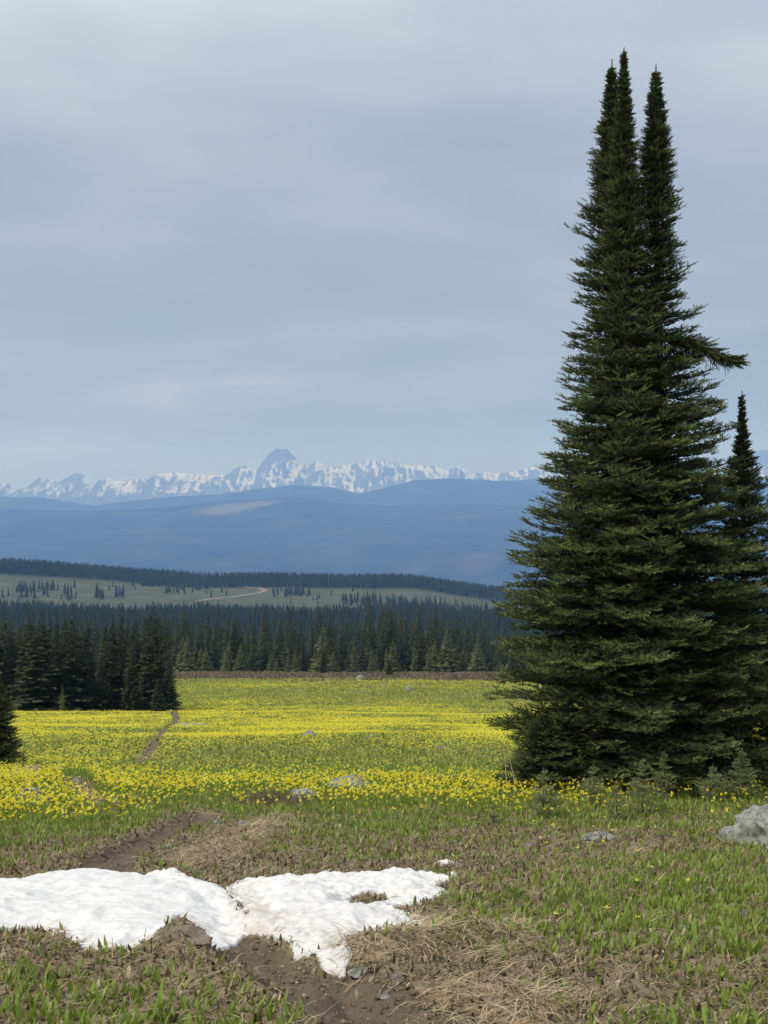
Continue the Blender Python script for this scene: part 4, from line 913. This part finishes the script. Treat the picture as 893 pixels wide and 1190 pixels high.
def flowers():
    rng = np.random.default_rng(202); parts, stems = [], []
    x, y = scatter(rng, 9, 28, lambda d: np.where(d < 18.5, 230., 70.)); f = fields(x, y); keep = rng.random(len(x)) < f['yellow'] ** 1.3 * .95; x, y = x[keep], y[keep]; n = len(x)
    g = H(x, y); h = rng.uniform(.10, .19, n); z = g + h; az = rng.uniform(0, 6.28, n)
    V, Q, T, m = blades(rng, x, y, g, az, rng.uniform(0, .15, n), h, np.full(n, .006), rng.uniform(0, .2, n), 2, (1, 1)); stems.append((V, Q, T, np.repeat(rng.uniform(.2, .8, n), m)))
    sz = rng.uniform(.65, 1.35, n); tn = np.clip(rng.normal(.5, .3, n), 0, 1)
    for k in range(6):
        a = az + k * 1.047 + rng.uniform(-.3, .3, n); ln = rng.uniform(.017, .028, n) * sz
        V, Q, T, m = blades(rng, x, y, z, a, rng.uniform(.5, 2.2, n), ln, ln * .62, rng.uniform(-1.6, .4, n), 2, (.6, 1)); parts.append((V, Q, T, np.repeat(np.clip(tn + rng.normal(0, .12, n), 0, 1), m)))
    # a few single blooms in the near turf
    x, y = scatter(rng, 6.5, 12, lambda d: 2.2 + 0 * d); u = x / y * F + CX; keep = (u > 620) & off_snow(x, y); x, y = x[keep], y[keep]; n = len(x); g = H(x, y); h = rng.uniform(.08, .13, n); az = rng.uniform(0, 6.28, n)
    V, Q, T, m = blades(rng, x, y, g, az, rng.uniform(0, .15, n), h, np.full(n, .005), rng.uniform(0, .2, n), 2, (1, 1)); stems.append((V, Q, T, np.repeat(rng.uniform(.2, .8, n), m)))
    for k in range(6):
        ln = rng.uniform(.02, .03, n); V, Q, T, m = blades(rng, x, y, g + h, az + k * 1.047, rng.uniform(.9, 1.7, n), ln, ln * .42, rng.uniform(-1.2, -.2, n), 2, (.6, 1)); parts.append((V, Q, T, np.repeat(rng.uniform(.3, 1, n), m)))
    # far meadow
    x, y = scatter(rng, 26, 216, lambda d: 100 * (26 / d) ** 1.1, .45); f = fields(x, y); keep = rng.random(len(x)) < f['yellow'] ** 2.0 * .98; x, y = x[keep], y[keep]; n = len(x); k = (y / 26) ** .55; g = H(x, y); h = rng.uniform(.10, .2, n)
    az = rng.uniform(0, 6.28, n)
    for q in range(3):
        a = az + q * 2.09; ln = rng.uniform(.021, .034, n) * k
        V, Q, T, m = blades(rng, x, y, g + h, a, rng.uniform(.7, 1.5, n), ln, ln * .85, rng.uniform(-.8, .8, n), 2, (.6, 1)); parts.append((V, Q, T, np.repeat(np.clip(rng.normal(.5, .25, n), 0, 1), m)))
    cover('lily_flowers', 'bright yellow glacier lilies carpeting the meadow', 'flowers', parts, M_PETAL)
    cover('lily_stalks', 'thin green stalks under the nearer yellow lilies', 'stalks', stems, M_LEAF)
def litter():
    rng = np.random.default_rng(203); parts = []
    x, y = scatter(rng, 4.0, 17, lambda d: 2600 * np.minimum(1, (8 / d)) ** 1.0); f = fields(x, y); bare = (1 - f['dirt']) * np.clip(1.05 - .75 * f['green'], 0, 1); pr = np.clip(bare * (.30 + .9 * f['straw']), 0, 1)
    keep = (rng.random(len(x)) < pr) & off_snow(x, y); x, y = x[keep], y[keep]; n = len(x); st = f['straw'][keep]
    z = H(x, y) + rng.uniform(.0, .02, n); ln = rng.uniform(.05, .17, n) * (1 + .3 * st); flow = fbm(x / .35, y / .35, 67, 2) * 3.2 - 1.2
    V, Q, T, m = blades(rng, x, y, z, flow + rng.normal(0, .7, n), rng.uniform(.95, 1.5, n), ln, rng.uniform(.0025, .006, n), rng.uniform(.1, 1.1, n), 3, (1, 1, .8)); parts.append((V, Q, T, np.repeat(np.clip(rng.normal(.42, .2, n) + .22 * st, 0, 1), m)))
    cover('dead_grass', 'bleached dead grass straw matted over the thawed turf', 'dry grass', parts, M_STRAW)
    parts = []
    x, y = scatter(rng, 4.0, 19, lambda d: 1900 * np.minimum(1, (8 / d)) ** .9); f = fields(x, y); pr = (1 - f['dirt']) * np.clip(.9 - .7 * f['green'] - .5 * f['straw'], .06, 1); keep = (rng.random(len(x)) < pr) & off_snow(x, y); x, y = x[keep], y[keep]; n = len(x)
    z = H(x, y) - .003; ln = rng.uniform(.02, .06, n)
    V, Q, T, m = blades(rng, x, y, z, rng.uniform(0, 6.28, n), np.where(rng.random(n) < .35, rng.uniform(.2, .8, n), rng.uniform(.9, 1.5, n)), ln, ln * rng.uniform(.18, .42, n), rng.uniform(-1.2, 1.4, n), 3, (.6, 1, .8)); parts.append((V, Q, T, np.repeat(np.clip(rng.normal(.45, .25, n), 0, 1), m)))
    cover('dead_leaves', 'curled brown leaves left on the thawed turf', 'dead leaves', parts, M_DEAD)
    parts = []
    x, y = scatter(rng, 196, 262, lambda d: 3.2 + 0 * d); f = fields(x, y); keep = rng.random(len(x)) < f['brown']; x, y = x[keep], y[keep]; n = len(x)
    for rep in range(4): 
        V, Q, T, m = blades(rng, x + rng.normal(0, .12, n), y + rng.normal(0, .12, n), H(x, y) - .03, rng.uniform(0, 6.28, n), rng.uniform(.1, .8, n), rng.uniform(.25, .6, n), rng.uniform(.08, .2, n), rng.uniform(0, .6, n), 2, (1, .9)); parts.append((V, Q, T, np.repeat(rng.uniform(0, 1, n), m)))
    cover('heath_shrubs', 'low brown heath shrubs between meadow and forest', 'heath', parts, M_SHRUB)
leaves(); flowers(); litter()

def clods():
    rng = np.random.default_rng(204); x, y = scatter(rng, 4.2, 14, lambda d: 700 * np.minimum(1, 7 / d)); f = fields(x, y); keep = (rng.random(len(x)) < f['dirt'] * .8) & off_snow(x, y); x, y = x[keep], y[keep]; n = len(x); z = H(x, y)
    V0, T0 = ico(1); r = .003 + .012 * rng.random(n) ** 3; V = V0[None] * r[:, None, None] * rng.uniform(.6, 1.3, (n, 1, 3)) * rng.uniform(.75, 1.2, (n, len(V0), 1)); V = V + np.stack([x, y, z + r * .3], -1)[:, None]
    T = T0[None] + (np.arange(n) * len(V0))[:, None, None]
    o = mk('trail_gravel', V.reshape(-1, 3), T.reshape(-1, 3), M_DEAD, dict(rnd=np.repeat(rng.uniform(.1, .9, n), len(V0))), False); tag(o, 'small clods and grit on the bare brown trail', 'gravel', kind='stuff')
clods()

# dead stalks by the clump, twig shrub by the grey rock
def stalk(label, px, row, top, lean_, seed):
    g = ground_at(px, row, H); s = F / g[1]; h = (row - top) / s; z = float(H(g[0], g[1]))
    v, q = tube([(0, 0, -.03), (lean_ * .4 * h, 0, h * .5), (lean_ * h, .01, h)], [.006, .005, .002], 6)
    o = mk('dead_stalk', v, q, M_STRAW, dict(rnd=np.full(len(v), .85)), True); o.location = (g[0], g[1], z); tag(o, label, 'stalk'); return o
stalk('pale dead stalk standing left of the low spreading fir', 590, 925, 862, -.08, 1)
stalk('pale dead stalk leaning left beside the other by the low fir', 601, 927, 872, -.2, 2)
def twig_shrub(label, px, row, w, h, seed, n=120):
    rng = np.random.default_rng(seed); g = ground_at(px, row, H); s = F / g[1]; parts = []
    for k in range(n):
        x = rng.normal(0, .4) * w / s; y = rng.normal(0, .25) * w / s; hh = h / s * rng.uniform(.4, 1.1); a = rng.uniform(0, 6.28); l = rng.uniform(.1, .7) * hh
        parts.append(tube([(x, y, -.02), (x + math.cos(a) * l * .4, y + math.sin(a) * l * .4, hh * .6), (x + math.cos(a) * l, y + math.sin(a) * l, hh)], [.004, .003, .0015], 4))
    v, q = join(parts); o = mk('twig_shrub', v, q, M_SHRUB, dict(rnd=np.repeat(rng.uniform(.3, 1, n), 12)), True); o.location = (g[0], g[1], float(H(g[0], g[1]))); tag(o, label, 'shrub')
twig_shrub('bare brown twiggy shrub at the edge of the near flowers', 318, 934, 55, 14, 3, 260)
twig_shrub('bare grey twiggy shrub at the foot of the small left fir', 28, 902, 40, 14, 4, 220)
